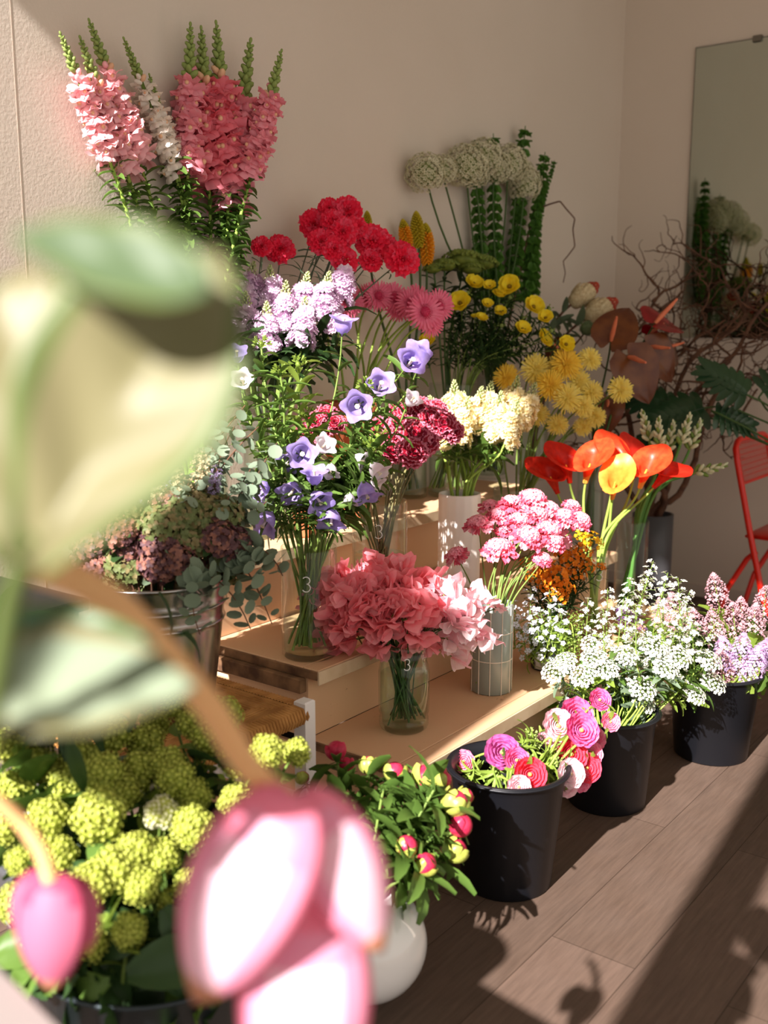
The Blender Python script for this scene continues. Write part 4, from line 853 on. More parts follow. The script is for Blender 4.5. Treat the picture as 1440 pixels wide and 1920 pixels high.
# ---- pink ranunculus in the front bucket
def RN(a, b_, c='d8c060', o=0.): return p_ranun(pm('ran_' + a, a, trans=.35, h2=b_), pm('ran_' + b_, b_, trans=.35), pm('ran_c' + c, c, trans=0), o)
R0 = RN('f07aa4', 'f9b0c8'); R1 = RN('c04a94', 'd978b8'); R2 = RN('f04a62', 'f2556e'); R3 = RN('f8c8d4', 'fbe0e4'); R4 = RN('e0569a', 'ee84b8'); R5 = RN('fdf2f0', 'f9dfe4')
ra = [(870, 1428, 0, 17, R0), (941, 1412, -.08, 26, R1), (968, 1426, -.11, 19, R4), (992, 1452, -.13, 25, R2), (972, 1475, -.16, 18, R3), (1045, 1362, 0, 25, R3), (1078, 1342, .03, 26, R4), (1088, 1370, -.03, 26, R4), (1123, 1313, .02, 17, R4), (1066, 1335, .04, 12, R0), (1143, 1354, 0, 15, R0), (1070, 1415, -.03, 24, R2), (1062, 1396, .0, 22, R0), (1067, 1450, -.08, 22, R5), (1105, 1413, 0, 19, R0), (1098, 1440, -.02, 22, R2), (1060, 1472, -.05, 18, R3), (1022, 1390, .05, 15, R3), (1040, 1410, .05, 15, R0), (1085, 1462, -.03, 18, R0), (1112, 1385, .03, 18, R0)]
for it, lab in zip(ra, ordinals([(i[0], i[1]) for i in ra], 'ranunculus bloom')):
    v = V['b1']; d_ = v['d'] + it[2] + .02; pos = at(it[0], it[1], d_); dr = norm(norm(pos - v['c'] - np.array([0, 0, v['h'] * .9])) * .25 + TOCAM(pos) * .75 + CR * .1); s = it[3] * d_ / FPX
    cn = {id(R0): 'pink ', id(R1): 'purple-pink ', id(R2): 'coral red ', id(R3): 'pale pink ', id(R4): 'lilac-pink ', id(R5): 'white '}[id(it[4])]
    lab = lab.replace('ranunculus', cn + 'ranunculus')
    flower('pink_ranunculus', lab, 'flower', 'ranunculus in the front bucket', stempath(v, pos - dr * s * .1, dr, .35, spread=.9), it[4], s, dr, .003, G3, lambda P: (foliage(P, 5, .05, .012, .7, .95), LB) if rnd.random() < .4 else (foliage(P, 3, .03, .008, .6, .9), LF))
bunch('ranunculus_shoot', V['b1'], [(995, 1375, 0, 7), (1005, 1395, 0, 6), (880, 1455, 0, 7), (925, 1450, -.03, 7), (1045, 1430, -.05, 6), (1030, 1440, -.03, 6), (1020, 1460, -.02, 6)], [p_ball(10, kfloret(5, 1.2, .5, 1.1), None, -.2, .7, 0).mesh('bud', [BUDG])], 'small green ranunculus bud', 'flower bud', 'ranunculus buds in the front bucket', 0, .2, 7, .0022, G3, lambda P: (foliage(P, 18, .045, .007, .6, 1., (.1, .8)), LB), spread=.9)
# ---- peony buds
pr1 = pm('peony_red', 'cc3454', 'b82444', trans=.15, rough=.35); pg1 = pm('peony_green', 'b2b656', '9aa248', trans=.15, rough=.35)
PB = [p_peony(pr1, pg1), p_peony(pr1, pg1, (1,)), p_peony(pr1, pg1, (0, 1, 3, 4))]
pe = [(857, 1500, -.02, 24), (868, 1543, -.02, 22), (858, 1590, -.02, 21), (766, 1583, -.1, 21), (801, 1616, -.12, 20), (741, 1442, .05, 20), (692, 1430, .08, 16), (630, 1402, .1, 18), (800, 1450, .05, 22), (832, 1458, .03, 18), (875, 1490, .03, 16), (672, 1652, -.1, 24), (648, 1430, .12, 14), (825, 1440, .08, 15), (566, 1455, .1, 12)]
PL = lambda P: (foliage(P, 12, .085, .027, .45, .96, (.1, .9), -.7, .2, a=1.), LF)
pe = [(x, y, z, r * 1.08) for x, y, z, r in pe]
bunch('peony', V['globe'], pe, PB, 'red and green peony bud', 'flower bud', 'peony buds in the globe vase', .03, .1, 20, .0034, G1, PL, .5, .3, spread=.8)
pf = [(rnd.uniform(570, 840), rnd.uniform(1470, 1680), rnd.uniform(-.12, .1), 6) for _ in range(16)]
bunch('peony_leaf_stem', V['globe'], pf, [p_ball(4, kfloret(3, 1, .5), None, 0, .5, 0).mesh('tip', [LF])], 'leafy green peony stem', 'leafy stem', 'leafy peony stems', .03, 0, 5, .003, G1, lambda P: (foliage(P, 15, .085, .028, .42, 1., (.0, .9), -.7, .2, a=1.), LF), .5, .3, pname='shoot_tip', spread=.8)
# ---- viburnum snowballs
vb = pm('viburnum_green', 'bdc35c', 'aab24c', trans=.15, ns=2.); vbc = pm('viburnum_core', '8a9434', '7e882e', trans=0); vbw = pm('viburnum_white', 'e6e4c8', 'dcdaae', trans=.2)
vfl = kfloret(5, .11, .12, .45, 0, None, .55)
VB = [lumpy(26, vfl, 12, r=.95).mesh('snowball', [vb, vbc]) for _ in range(3)]; VBW = [lumpy(26, vfl, 12, r=.95).mesh('snowball', [vbw, vb])]
gb = np.array([1.02, 1.26, 0.]); e = empty('zinc_tub', gb, 'wide dark zinc tub under the green snowball flowers', 'tub'); b = MB()
lathe(b, [(0, 0), (.16, 0), (.165, .01), (.2, .3), (.206, .3), (.2, .305), (.19, .29), (.155, .02), (0, .02)], 48); obj('tub_wall', b, pm('dark_zinc', '3c4448', metal=.6, rough=.4, trans=0), e)
V['tub'] = dict(c=gb, r=.2, h=.3, e=e, rb=.15, d=depth(gb))
vi = [(15, 1385, .1), (62, 1378, .15), (75, 1432, .05), (150, 1412, .05), (208, 1368, .12), (272, 1385, .15), (262, 1435, .05), (180, 1520, -.1, 52), (82, 1528, -.1, 40), (250, 1590, -.12), (30, 1612, -.1, 28), (303, 1518, -.08, 33, 1), (362, 1543, -.1, 40), (366, 1484, 0, 34), (446, 1497, -.05, 34), (332, 1318, .2, 28), (372, 1345, .15), (420, 1330, .2, 38), (398, 1372, .1, 36), (315, 1425, .05), (208, 1625, -.15, 46), (165, 1655, -.18, 44), (262, 1655, -.15), (362, 1658, -.12, 36), (318, 1688, -.12, 28), (300, 1600, -.1), (505, 1403, .0, 34), (560, 1405, .12, 28), (240, 1745, -.2, 34), (98, 1600, -.12, 40), (412, 1582, 0, 26), (112, 1690, -.18), (225, 1480, 0), (330, 1450, 0), (20, 1470, 0), (120, 1460, .02), (445, 1420, .05, 34), (70, 1755, -.2), (160, 1770, -.2), (300, 1770, -.15, 30), (20, 1690, -.12), (5, 1540, -.05), (140, 1365, .15, 34), (290, 1350, .25, 30), (190, 1440, -.02, 40), (400, 1640, .05, 26)]
labs = ordinals([(i[0], i[1]) for i in vi], 'green snowball head')
for it, lab in zip(vi, labs):
    v = V['tub']; d_ = v['d'] + it[2] - .02; pos = at(it[0], it[1], d_); rp = it[3] if len(it) > 3 else 38; w_ = len(it) > 4
    dr = norm(norm(pos - v['c'] - np.array([0, 0, v['h']])) * .7 + TOCAM(pos) * .35); s = rp * d_ / FPX
    if w_: lab = 'whitest snowball head among the green ones'
    flower('snowball_flower', lab, 'flower', 'green snowball flowers', stempath(v, pos - dr * s * .3, dr, .35, spread=.9), rnd.choice(VBW if w_ else VB), s, dr, .003, G1, lambda P: (foliage(P, 5, .06, .04, .45, .9, (.0, .7), -.6, .15, .6, .7, ruf=.07, nu=5, nv=4), rnd.choice([LF, LD, LB])))
bunch('snowball_leaf_stem', V['tub'], [(rnd.uniform(-20, 440), rnd.uniform(1400, 1900), rnd.uniform(-.1, .12), 6) for _ in range(26)], [p_ball(14, kfloret(4, 1.3, 1., .4), None, 0, .4, 0).mesh('tip', [LB])], 'leafy green stem between the snowball heads', 'leafy stem', 'leafy snowball stems', .06, .1, 6, .0028, G1, lambda P: (foliage(P, 13, .085, .06, .45, 1., (.0, .7), -.6, .15, .6, .7, ruf=.07, nu=5, nv=4), rnd.choice([LF, LD, LD])), .4, .2, pname='shoot_tip', spread=.9)
lowl = [(rnd.uniform(40, 420), rnd.uniform(1740, 1900), rnd.uniform(-.22, -.12), 6) for _ in range(14)]
bunch('snowball_leaf_stem', V['tub'], lowl, [bpy.data.meshes['tip']], 'low leafy stem hanging over the tub edge', 'leafy stem', 'low leafy snowball stems', 0, .1, 6, .0028, G1, lambda P: (foliage(P, 13, .085, .06, .5, 1., (.0, .7), -.6, .15, .6, .7, ruf=.07, nu=5, nv=4), rnd.choice([LF, LD])), .4, .2, pname='shoot_tip', spread=.95)
# ---- white sprays: front posy, bucket two
ww = pm('spray_white', 'eeece0', 'e4e2d4', trans=.3); wg = pm('spray_green', 'b4c486', '94ac62', trans=.3); wl_ = pm('spray_lilac_white', 'eef0fa', 'e2e4f2', trans=.35)
f4 = [kfloret(4, 1, .85, .15, 0, 1, .7)]; f5 = [kfloret(5, 1, .75, .2, 0, 1, .7)]
HE = [raceme(.13, 20, f4, lambda f: .032 * (1 - f * .6), [ww, wg, G1], s=.0098, tilt=(.2, 1.1), f0=.05) for _ in range(3)]
def umbel(R, n, fl, mats, s, dome=.35):
    mb = MB()
    for p in fib(n, .35):
        q = np.array([p[0] * R, p[1] * R, R * dome * p[2] + R * .5]); tube(mb, [(0, 0, 0), q * .6 + np.array([0, 0, .1 * R]), q], R * .012, 3, 2, False); mb.merge(rnd.choice(fl), align(norm(p + np.array([0, 0, .8])), rnd.random() * 6, q) @ S(s * rnd.uniform(.8, 1.2)))
    return mb.mesh('umbel', mats)
UM = [umbel(.036, 46, f5, [ww, wg, G1], .0052), umbel(.04, 46, f5, [ww, wg, G1], .0055)]
def rfill(n, cx, cy, rx, ry, dr): return inell(n, cx, cy, rx, ry, dr)
LW = lambda P: (foliage(P, 12, .05, .016, .45, .95, (.1, .8), -.5), rnd.choice([LF, LB, LG]))
hb = [(x, y + 12, x + rnd.uniform(-14, 14) + (x - 1190) * -.06, y + 75, z) for x, y, z in rfill(20, 1205, 1160, 110, 85, .12)] + [(1225, 1052, 1200, 1135, 0), (1290, 1120, 1270, 1190, 0), (1215, 1075, 1190, 1160, .05), (1330, 1190, 1300, 1240, 0)]
spikes('white_rocket', V['b2'], hb, HE, .13, 'white four-petalled flower spray', 'flower', 'white flower sprays in the middle bucket', .02, stemr=.0022, stemm=G3, leaf=LW, fs=1.0, spread=.9)
ub = [(x, y, z, 32) for x, y, z in rfill(15, 1190, 1268, 150, 58, .12)]
for it, lab in zip(ub, ordinals([(i[0], i[1]) for i in ub], 'lacy white umbel')):
    v = V['b2']; d_ = v['d'] + it[2]; pos = at(it[0], it[1], d_); dr = norm(norm(pos - v['c'] - np.array([0, 0, v['h']])) * .4 + TOCAM(pos) * .6 + np.array([0, 0, .4]))
    flower('lace_flower', lab, 'flower', 'lacy white umbels in the middle bucket', stempath(v, pos, dr, .4, spread=.9), rnd.choice(UM), 1., dr, .002, G3, LW)
fp = [(x, y, x + rnd.uniform(-5, 12), y + 50, z) for x, y, z in rfill(13, 1010, 1150, 55, 52, .06)]
HP = [raceme(.09, 13, f5, lambda f: .024 * (1 - f * .4), [wl_, G1, G1], s=.0095, tilt=(.3, 1.3)) for _ in range(2)]
V['posy'] = dict(V['pot']); pc_ = onz(1048, 1268, .29); V['posy'] = dict(c=np.array([pc_[0], pc_[1], .29]), r=.035, h=.16, rb=.03, d=depth(pc_), e=None)
e = empty('glass_tumbler', V['posy']['c'], 'small clear glass holding the white posy at the edge of the lowest step', 'vase'); glass_body(e, .035, .13); water_body(e, .031, .01, .08)
spikes('white_phlox', V['posy'], fp, HP, .09, 'small white flower sprig', 'flower', 'white sprigs in the small glass', 0, stemr=.0018, stemm=G3, leaf=lambda P: (foliage(P, 14, .03, .008, .4, .98), LB), fs=1.0)
fg = [(x, y, x, y + 40, z) for x, y, z in rfill(8, 1070, 1190, 24, 50, .03)]
HG = [raceme(.09, 40, [kfloret(4, 1, .8, .8)], lambda f: .012, [LB, G1, G1], s=.0055, tilt=(.3, 1.3))]
spikes('green_amaranth', V['posy'], fg, HG, .09, 'fluffy bright green sprig', 'flower', 'green sprigs in the small glass', 0, stemr=.0018, stemm=G3, leaf=None, fs=1.)
fw = [(x, y, x + rnd.uniform(-5, 5), y + 40, z) for x, y, z in rfill(6, 1060, 1300, 30, 40, .03)]
spikes('white_rocket', V['b2'], fw, HE, .13, 'white spray leaning on the edge of the stand', 'flower', 'white sprays at the edge', .05, stemr=.002, stemm=G3, leaf=LW, fs=.6, spread=.9)
# ---- lilac
l1 = pm('lilac_light', 'd8b8e2', 'c39ad4', trans=.3); l2 = pm('lilac_bud', 'b77a94', 'a8688a', trans=.2); l3 = pm('lilac_rose', 'cfa0a8', 'bf8890', trans=.2); l4 = pm('lilac_dark', '6f4a78', '5c3c66', trans=.2)
def p_lilac(ma, mb_, n=230, L=.13, W=.036):
    mb = MB(); tube(mb, [(0, 0, 0), (0, 0, L)], [.003, .001], 5, 2)
    fl = kfloret(4, 1, .8, .15, 0); bd = MB(); sph(bd, .45, 1, S(.7, .7, 1.3), 3, 5); bd = bd.pack()
    for i in range(n):
        f = (i + .5) / n; R = W * math.sin(PI * min(1, .22 + .78 * f)) ** .8 * rnd.uniform(.7, 1.05) + .002
        mb.merge(fl if rnd.random() < (.75 if ma is not mb_ else .3) else bd, T(0, 0, L * f) @ Rz(i * 2.4) @ T(R, 0, 0) @ Ry(1.15 - .6 * f + rnd.uniform(-.3, .3)) @ S(.0068 * rnd.uniform(.8, 1.15)))
    return mb.mesh('panicle', [ma, mb_, G1])
LI = [p_lilac(l1, l2), p_lilac(l3, l3), p_lilac(l4, l4)]
li = [(1395, 1188, 1385, 1262, -.08, 0), (1440, 1200, 1410, 1270, -.06, 0), (1355, 1205, 1365, 1265, -.04, 0), (1420, 1230, 1400, 1280, -.1, 0), (1350, 1225, 1360, 1290, -.08, 1), (1340, 1092, 1350, 1145, .05, 1), (1435, 1115, 1430, 1170, .05, 1), (1375, 1150, 1380, 1200, .02, 1), (1335, 1160, 1345, 1215, 0, 1), (1262, 1130, 1270, 1180, .1, 1), (1240, 1140, 1250, 1190, .1, 1), (1175, 1158, 1200, 1190, .12, 2), (1415, 1150, 1410, 1205, .02, 1), (1300, 1150, 1315, 1210, .08, 1), (1470, 1180, 1440, 1240, -.03, 1), (1390, 1140, 1390, 1190, .1, 1)]
spikes('lilac', V['b3'], li, LI, .13, 'lilac flower panicle', 'flower', 'lilac branches in the far bucket', .0, stemr=.0035, stemm=BR, leaf=lambda P: (foliage(P, 8, .075, .05, .6, .98, (.1, .8), -.6, .15, .6, .7), rnd.choice([LF, LB])), fs=.95, spread=.9)
bunch('lilac_leaf_stem', V['b3'], [(x, y, z, 5) for x, y, z in rfill(8, 1350, 1225, 90, 60, .08)], [p_ball(5, kfloret(3, 1, .6), None, 0, .4, 0).mesh('tip', [LB])], 'leafy lilac branch', 'leafy stem', 'leafy lilac branches', .05, .1, 5, .003, BR, lambda P: (foliage(P, 9, .07, .05, .55, 1., (.0, .8), -.6, .15, .6, .7), rnd.choice([LF, LB])), pname='shoot_tip', spread=.9)
# ---- dried hydrangea and eucalyptus in the steel bucket
hy = [pm('hydrangea_' + a, a, c, trans=.25) for a, c in (('94855e', '7d7248'), ('9c6c5c', '85564c'), ('76804e', '5f6a3c'), ('6a484a', '553a40'))]
def p_hyd(m, m2):
    mb = MB(); sph(mb, .75, 1, S(1, 1, .7), 6, 10)
    for p in fib(60, -.3):
        q = p * np.array([1, 1, .75]) * rnd.uniform(.85, 1.08); M = align(norm(p + np.array([rnd.uniform(-.4, .4) for _ in range(3)])), rnd.random() * 6, q)
        for i in range(4): petal(mb, M @ Rz(PI / 2 * i), .24, .24, .3, -.3, .2, .1, 1.2, 2, 2, 1, .6, .3, rnd.choice((0, 0, 1)))
    return mb.mesh('hydrangea_head', [m, m2])
HY = [p_hyd(hy[0], hy[2]), p_hyd(hy[1], hy[3]), p_hyd(hy[2], hy[0]), p_hyd(hy[3], hy[1])]
hh = [(x, y, z, rnd.uniform(30, 42)) for x, y, z in rfill(28, 298, 1010, 168, 92, .14)]
bunch('dried_hydrangea', V['galv'], hh, HY, 'dried hydrangea head', 'dried flower', 'dried hydrangeas in the steel bucket', 0, .3, 36, .002, BR, lambda P: (foliage(P, 7, .05, .03, .6, .97), rnd.choice([LG, LD])), spread=.9)
wsp = pm('dried_straw', 'd8c8a0', 'c0a080', trans=.3); wsv = pm('dried_violet', 'a090b4', '8a7a9c', trans=.3)
HS = [raceme(.10, 44, [kfloret(4, 1, .7, .5)], lambda f: .018 * (1 - .5 * f), [wsp, wsp, BR], s=.0075, tilt=(.3, 1.3)), raceme(.10, 44, [kfloret(4, 1, .6, .5)], lambda f: .018 * (1 - .5 * f), [wsv, wsp, BR], s=.0075, tilt=(.3, 1.3))]
hs = [(x + (x - 280) * .06, y - 40, x, y, z) for x, y, z in rfill(24, 265, 955, 140, 66, .08)]
spikes('dried_sprig', V['galv'], hs, HS, .10, 'dry wispy sprig above the dried hydrangeas', 'dried flower', 'dried sprigs in the steel bucket', 0, stemr=.0014, stemm=BR, fs=.9, spread=.9)
eu = pm('eucalyptus', '82917a', '6c7d68', trans=.2, rough=.6)
def euca(P, n=26):
    mb = MB(); b_ = MB(); lathe(b_, [(0, 0), (.5, .02), (.92, .06), (1, .08)], 9); b_ = b_.pack()
    for i in range(n):
        p, t = pathat(P, .35 + .65 * (i // 2 * 2 + .5) / n)
        mb.merge(b_, align(t, (i // 2) * 1.6 + (i % 2) * PI + rnd.uniform(-.3, .3), p) @ T(.019, 0, 0) @ Ry(rnd.uniform(.2, .9)) @ Rx(rnd.uniform(-.5, .5)) @ S(.0195 * rnd.uniform(.7, 1.15) * (1.15 - .4 * i / n)))
    return mb, eu
ee = [(330, 860, .0), (355, 905, -.08), (405, 850, .02), (440, 800, .05), (470, 880, 0), (500, 860, 0), (430, 930, -.08), (460, 760, .06), (395, 890, -.05), (500, 940, .0), (520, 830, .05), (365, 930, -.1), (485, 800, .03)]
for (x, y, z), lab in zip(ee, ordinals([(q[0], q[1]) for q in ee], 'round-leaved eucalyptus branch')):
    v = V['galv']; pos = at(x, y, v['d'] + z); dr = norm(CR * .5 + CU * .6 - CF * .2 + np.array([rnd.uniform(-.2, .2) for _ in range(3)])); flower('eucalyptus_branch', lab, 'branch', 'eucalyptus branches', stempath(v, pos, dr, .4, spread=.9), None, 1, dr, .0016, BR, euca)
e2 = [(490, 1120, -.1), (510, 1170, -.1), (470, 1180, -.12), (530, 1080, -.05), (480, 1060, -.08), (375, 1190, -.2)]
for (x, y, z), lab in zip(e2, ordinals([(q[0], q[1]) for q in e2], 'eucalyptus sprig hanging over the bucket rim')):
    v = V['galv']; pos = at(x, y, v['d'] + z); flower('eucalyptus_branch', lab, 'branch', 'hanging eucalyptus', stempath(v, pos, -CU * .9 + CR * .35, .8, spread=.95), None, 1, CR, .0015, BR, lambda P: euca(P, 22))
# ---- curly willow
def curl(p0, d, L, r, amp, n=34, seed=0):
    R = random.Random(seed); P = [np.array(p0, float)]; d = norm(d); st_ = L / n; a = np.array([R.gauss(0, 1) for _ in range(3)])
    base = d.copy()
    for i in range(n):
        a = a * .72 + np.array([R.gauss(0, 1) for _ in range(3)]) * .6; d = norm(d * .6 + a * amp * .55 + base * .28 + np.array([0, 0, .05])); P.append(P[-1] + d * st_)
        P[-1][1] = min(P[-1][1], YW - .012); P[-1][0] = min(P[-1][0], XM - .02)
    return np.array(P)
def willow(v, targets, label_, group, r0=.0145, sub=7, seed=1, tw=6):
    for k, ((x, y, z), lab) in enumerate(zip(targets, ordinals([(q[0], q[1]) for q in targets], label_))):
        rs = random.Random(seed * 100 + k); root = v['c'] + np.array([rs.uniform(-.03, .03), rs.uniform(-.03, .03), .03]); top = v['c'] + np.array([rs.uniform(-.04, .04), rs.uniform(-.04, .04), v['h']]); tg = at(x, y, v['d'] + z); L = np.linalg.norm(tg - top)
        cv = curl(top, tg - top, L * 1.12, r0, .75, 26, seed * 7 + k); cv += np.linspace(0, 1, len(cv))[:, None] * (tg - cv[-1]); cv[:, 0] = np.minimum(cv[:, 0], XM - .02); P = np.concatenate([[root], cv]); base = P[0].copy()
        e = empty('willow_branch', base, lab, 'branch', group); b = MB(); tube(b, P - base, np.linspace(r0, r0 * .3, len(P)), 7); obj('main_stem', b, BR, e)
        for j in range(sub):
            f = rs.uniform(.35, .95); p, t = pathat(P, f); b = MB(); dd_ = norm(t * .7 + np.array([rs.gauss(0, .6) for _ in range(3)])); Q = curl(p, dd_, L * rs.uniform(.25, .45), 0, 1.0, 20, seed * 999 + k * 31 + j)
            tube(b, Q - base, np.linspace(r0 * .42, r0 * .13, len(Q)), 5)
            for q in range(tw):
                p2, t2 = pathat(Q, rs.uniform(.2, .95)); Q2 = curl(p2, t2 * .5 + np.array([rs.gauss(0, .7) for _ in range(3)]), L * rs.uniform(.08, .2), 0, 1.1, 12, seed * 77 + k * 13 + j * 5 + q); tube(b, Q2 - base, np.linspace(r0 * .2, r0 * .08, len(Q2)), 4)
            obj('twig', b, BR, e)
willow(V['willow'], [(1300, 500, .1), (1400, 520, .05), (1360, 600, 0), (1440, 620, .1), (1330, 700, -.05), (1420, 730, -.05), (1270, 560, .15), (1300, 640, .1), (1450, 560, .15)], 'bare curly willow branch', 'curly willow by the mirror')
e = empty('willow_branch', V['allium']['c'], 'single curly willow twig reaching right from the bells of Ireland', 'branch')
pts = [(1000, 395), (1030, 383), (1050, 377), (1062, 392), (1078, 410), (1074, 430), (1078, 462), (1066, 478), (1056, 490), (1060, 512), (1056, 530)]
q = [V['allium']['c'] + np.array([0, 0, .03]), V['allium']['c'] + np.array([0, -.02, .4])] + [at(x, y, V['allium']['d'] + .08) for x, y in pts]; q = np.array(q); tt = np.linspace(0, len(q) - 1, 60); q = np.stack([np.interp(tt, range(len(q)), q[:, i]) for i in range(3)], 1); q[:, 1] = np.minimum(q[:, 1], YW - .006)
b = MB(); tube(b, q - V['allium']['c'], np.linspace(.004, .002, len(q)), 6); obj('stem', b, BR, e)
# ---- split-leaf philodendron beside the willow
PB0 = np.array([4.1, .70, 0])
pd = empty('philodendron', PB0, 'dark green split-leaf plant leaning in front of the willow, right of the callas', 'plant')
def split_leaf(L=.3, W=.2):
    mb = MB(); 
    for s in (-1, 1):
        for i in range(7):
            f = i / 6; petal(mb, T(L * (.05 + .75 * f), 0, 0) @ Rz(s * (1.5 - .95 * f)) @ Rx(s * .15), W * (.62 - .12 * f) * (1 if i else .8), W * .2, .05, -.35, .12, .02, 1, 5, 2, 1.1, .6, .1)
    petal(mb, T(L * .7, 0, 0), W * .5, W * .25, 0, -.3, .1, 0, 1, 4, 2, 1, .6, .1); petal(mb, T(0, 0, .0), L * .95, W * .3, 0, -.1, .1, 0, 1, 6, 2, .8, .5, .3)
    tube(mb, [(0, 0, .002), (L * .9, 0, -.01)], [.003, .001], 5); return mb
LP = pm('philodendron_green', '233e26', '2c4a2c', trans=.15, rough=.25, spec=.5)
for x, y, d_, ang, s in [(1262, 765, 4.0, 2.9, 1.), (1320, 765, 3.95, 3.4, 1.1), (1340, 775, 3.9, -.35, .8), (1400, 740, 3.9, 2.6, 1.), (1430, 735, 3.95, .5, 1.), (1270, 800, 4.1, 3.6, .8)]:
    p = at(x, y, d_); b = split_leaf(.19 * s, .17 * s); dr = norm(CR * math.cos(ang) + CU * math.sin(ang)); M = np.eye(4); M[:3, 0] = dr; zz = norm(-CF + CU * .6); zz = norm(zz - dr * (zz @ dr)); M[:3, 2] = zz; M[:3, 1] = np.cross(zz, dr); M[:3, 3] = p - PB0; obj('leaf', b, LP, pd, M)
    st_ = PB0 + np.array([0, 0, .3]); P_ = bez(st_, st_ + np.array([0, 0, .35]), p - dr * .15 + np.array([0, 0, .03]), p, 10) - PB0; b = MB(); tube(b, P_, .004, 6); obj('leaf_stalk', b, G2, pd)
b = MB(); lathe(b, [(0, 0), (.09, 0), (.12, .28), (.125, .3), (.11, .3), (.1, .26), (0, .25)], 32); obj('pot', b, pm('dark_grey_glaze', '4a4a4c'), pd)
# ---- dark side table and its plant at the far left
e = empty('side_table', (1.02, 1.98, 0), 'black-topped side table against the wall at the far left', 'table'); b = MB(); box(b, -.28, -.2, .70, .28, .2, .725, b=.003); obj('table_top', b, pm('black_top', '17181a', trans=0, rough=.4), e, smooth=False)
for i in (-1, 1):
    for j in (-1, 1): b = MB(); box(b, i * .25 - .015, j * .17 - .015, 0, i * .25 + .015, j * .17 + .015, .70); obj('leg', b, pm('black_top', '17181a'), e, smooth=False)
V['fern'] = dict(c=np.array([1.05, 1.55, .0]), r=.08, h=.35, rb=.06); V['fern']['d'] = depth(V['fern']['c'])
e = empty('potted_plant', V['fern']['c'], 'dark leafy potted plant at the far left behind the big leaf', 'plant'); b = MB(); lathe(b, [(0, 0), (.09, 0), (.12, .33), (.125, .35), (.11, .35), (.1, .3), (0, .3)], 32); obj('pot', b, pm('dark_grey_glaze', '4a4a4c'), e)
for k in range(9):
    a = 2 * PI * k / 9; P_ = bez(np.array([0, 0, .3]), np.array([0, 0, .6]), np.array([.08 * math.cos(a), .08 * math.sin(a), .72]), np.array([.24 * math.cos(a), .24 * math.sin(a), .64 + .05 * (k % 3)]), 8)
    b = MB(); tube(b, P_, .003, 5); b.merge(foliage(P_, 11, .09, .022, .45, 1., (.0, .6), -.6)); obj('frond', b, LD, e)
# ================================================================ FOREGROUND PLANT (out of focus)
tb = np.array([.25, .60, 0]); e = empty('white_table', tb, 'white table whose corner shows at the bottom left, below the pink bracts', 'table')
A = onz(-10, 1800, .80); B = onz(118, 1925, .80); ex = norm(B - A); ey = np.array([-ex[1], ex[0], 0]);
if ey @ CF > 0: ey = -ey
b = MB(); Mt = np.eye(4); Mt[:3, 0] = ex; Mt[:3, 1] = -ey if np.cross(ex, ey)[2] < 0 else ey; Mt[:3, 2] = (0, 0, 1); yy = -1 if np.cross(ex, ey)[2] < 0 else 1; Mt[:3, 3] = A - tb; Mt[2, 3] = 0
y0_, y1_ = sorted((0, yy * .30)); box(b, -.42, y0_, .775, .16, y1_, .80, b=.003); obj('table_top', b, pm('table_paint', '8c8480', trans=0, rough=.5), e, Mt, smooth=False)
for i in (-.39, .13):
    for j in (y0_ + .03, y1_ - .03): b = MB(); box(b, i - .015, j - .015, 0, i + .015, j + .015, .775); obj('leg', b, wpaint, e, Mt, smooth=False)
pot_c = (A + (B - A) * 0 - ex * .2 + ey * .15); pot_c[2] = .80
me_ = empty('medinilla', pot_c, 'out-of-focus medinilla plant with hanging pink bracts and big two-tone leaves in the foreground', 'plant')
def loc(p): return np.array(p) - pot_c
b = MB(); lathe(b, [(0, 0), (.06, 0), (.085, .13), (.09, .15), (.08, .15), (.075, .12), (0, .12)], 36); obj('pot', b, pm('white_glaze', 'efe6de'), me_)
brm = pm('bract_pink', 'f0ccd8', 'eec2d2', trans=.35, rough=.4, ns=8.); brd = pm('bract_edge', 'ee90a8', 'e87c98', trans=.3, rough=.4); brl = pm('bract_light', 'eaa2bc', 'e696b4', trans=.35, rough=.4); brt = pm('bract_tip', 'c88a6c', 'bd7c60', trans=.2); brs = pm('flower_stalk', 'eabb86', 'deab74', trans=.15, rough=.5)
def bract(px, py, d_, L, W, ang, tw=0., m=None, cup=.35, name='bract'):
    """petal hanging from a pixel point: ang is the direction of its tip in the picture"""
    p = at(px, py, d_); x = norm(CR * math.cos(ang) - CU * math.sin(ang) + CF * .1); z = norm(-CF + CR * tw); z = norm(z - x * (z @ x)); M = np.eye(4); M[:3, 0] = x; M[:3, 2] = z; M[:3, 1] = np.cross(z, x); M[:3, 3] = loc(p)
    b = MB(); u = np.linspace(0, 1, 17); v = np.linspace(-1, 1, 15); w = W / 2 * 2.5 * (u * .985 + .015) ** .55 * (1.004 - u) ** .8; VV, UU = np.meshgrid(v, u)
    X = L * UU; Y = w[:, None] * VV; Z = -cup * w[:, None] * VV ** 2 * 1.3 + L * .16 * np.sin(PI * UU); mi = np.zeros((16, 14), int); vm = np.abs(v[:-1] + v[1:]) / 2; mi[:, vm > .6] = 2; mi[:, vm > .85] = 1; mi[:2] = 1; mi[2:4] = np.maximum(mi[2:4] > 0, 0) + (mi[2:4] == 0) * 2; mi[-2:] = 3
    b.add(np.stack([X, Y, Z], -1).reshape(-1, 3), gridF(16, 14), mi.ravel()); return solidify(obj(name, b, m or [brm, brd, brl, brt], me_, M), .0015)
PXM = lambda px, d_: px * d_ / FPX
D1 = .68
bract(548, 1485, D1 - .03, PXM(440, D1), PXM(225, D1), 2.0, -.3)
bract(565, 1485, D1, PXM(350, D1), PXM(165, D1), 1.12, .6)
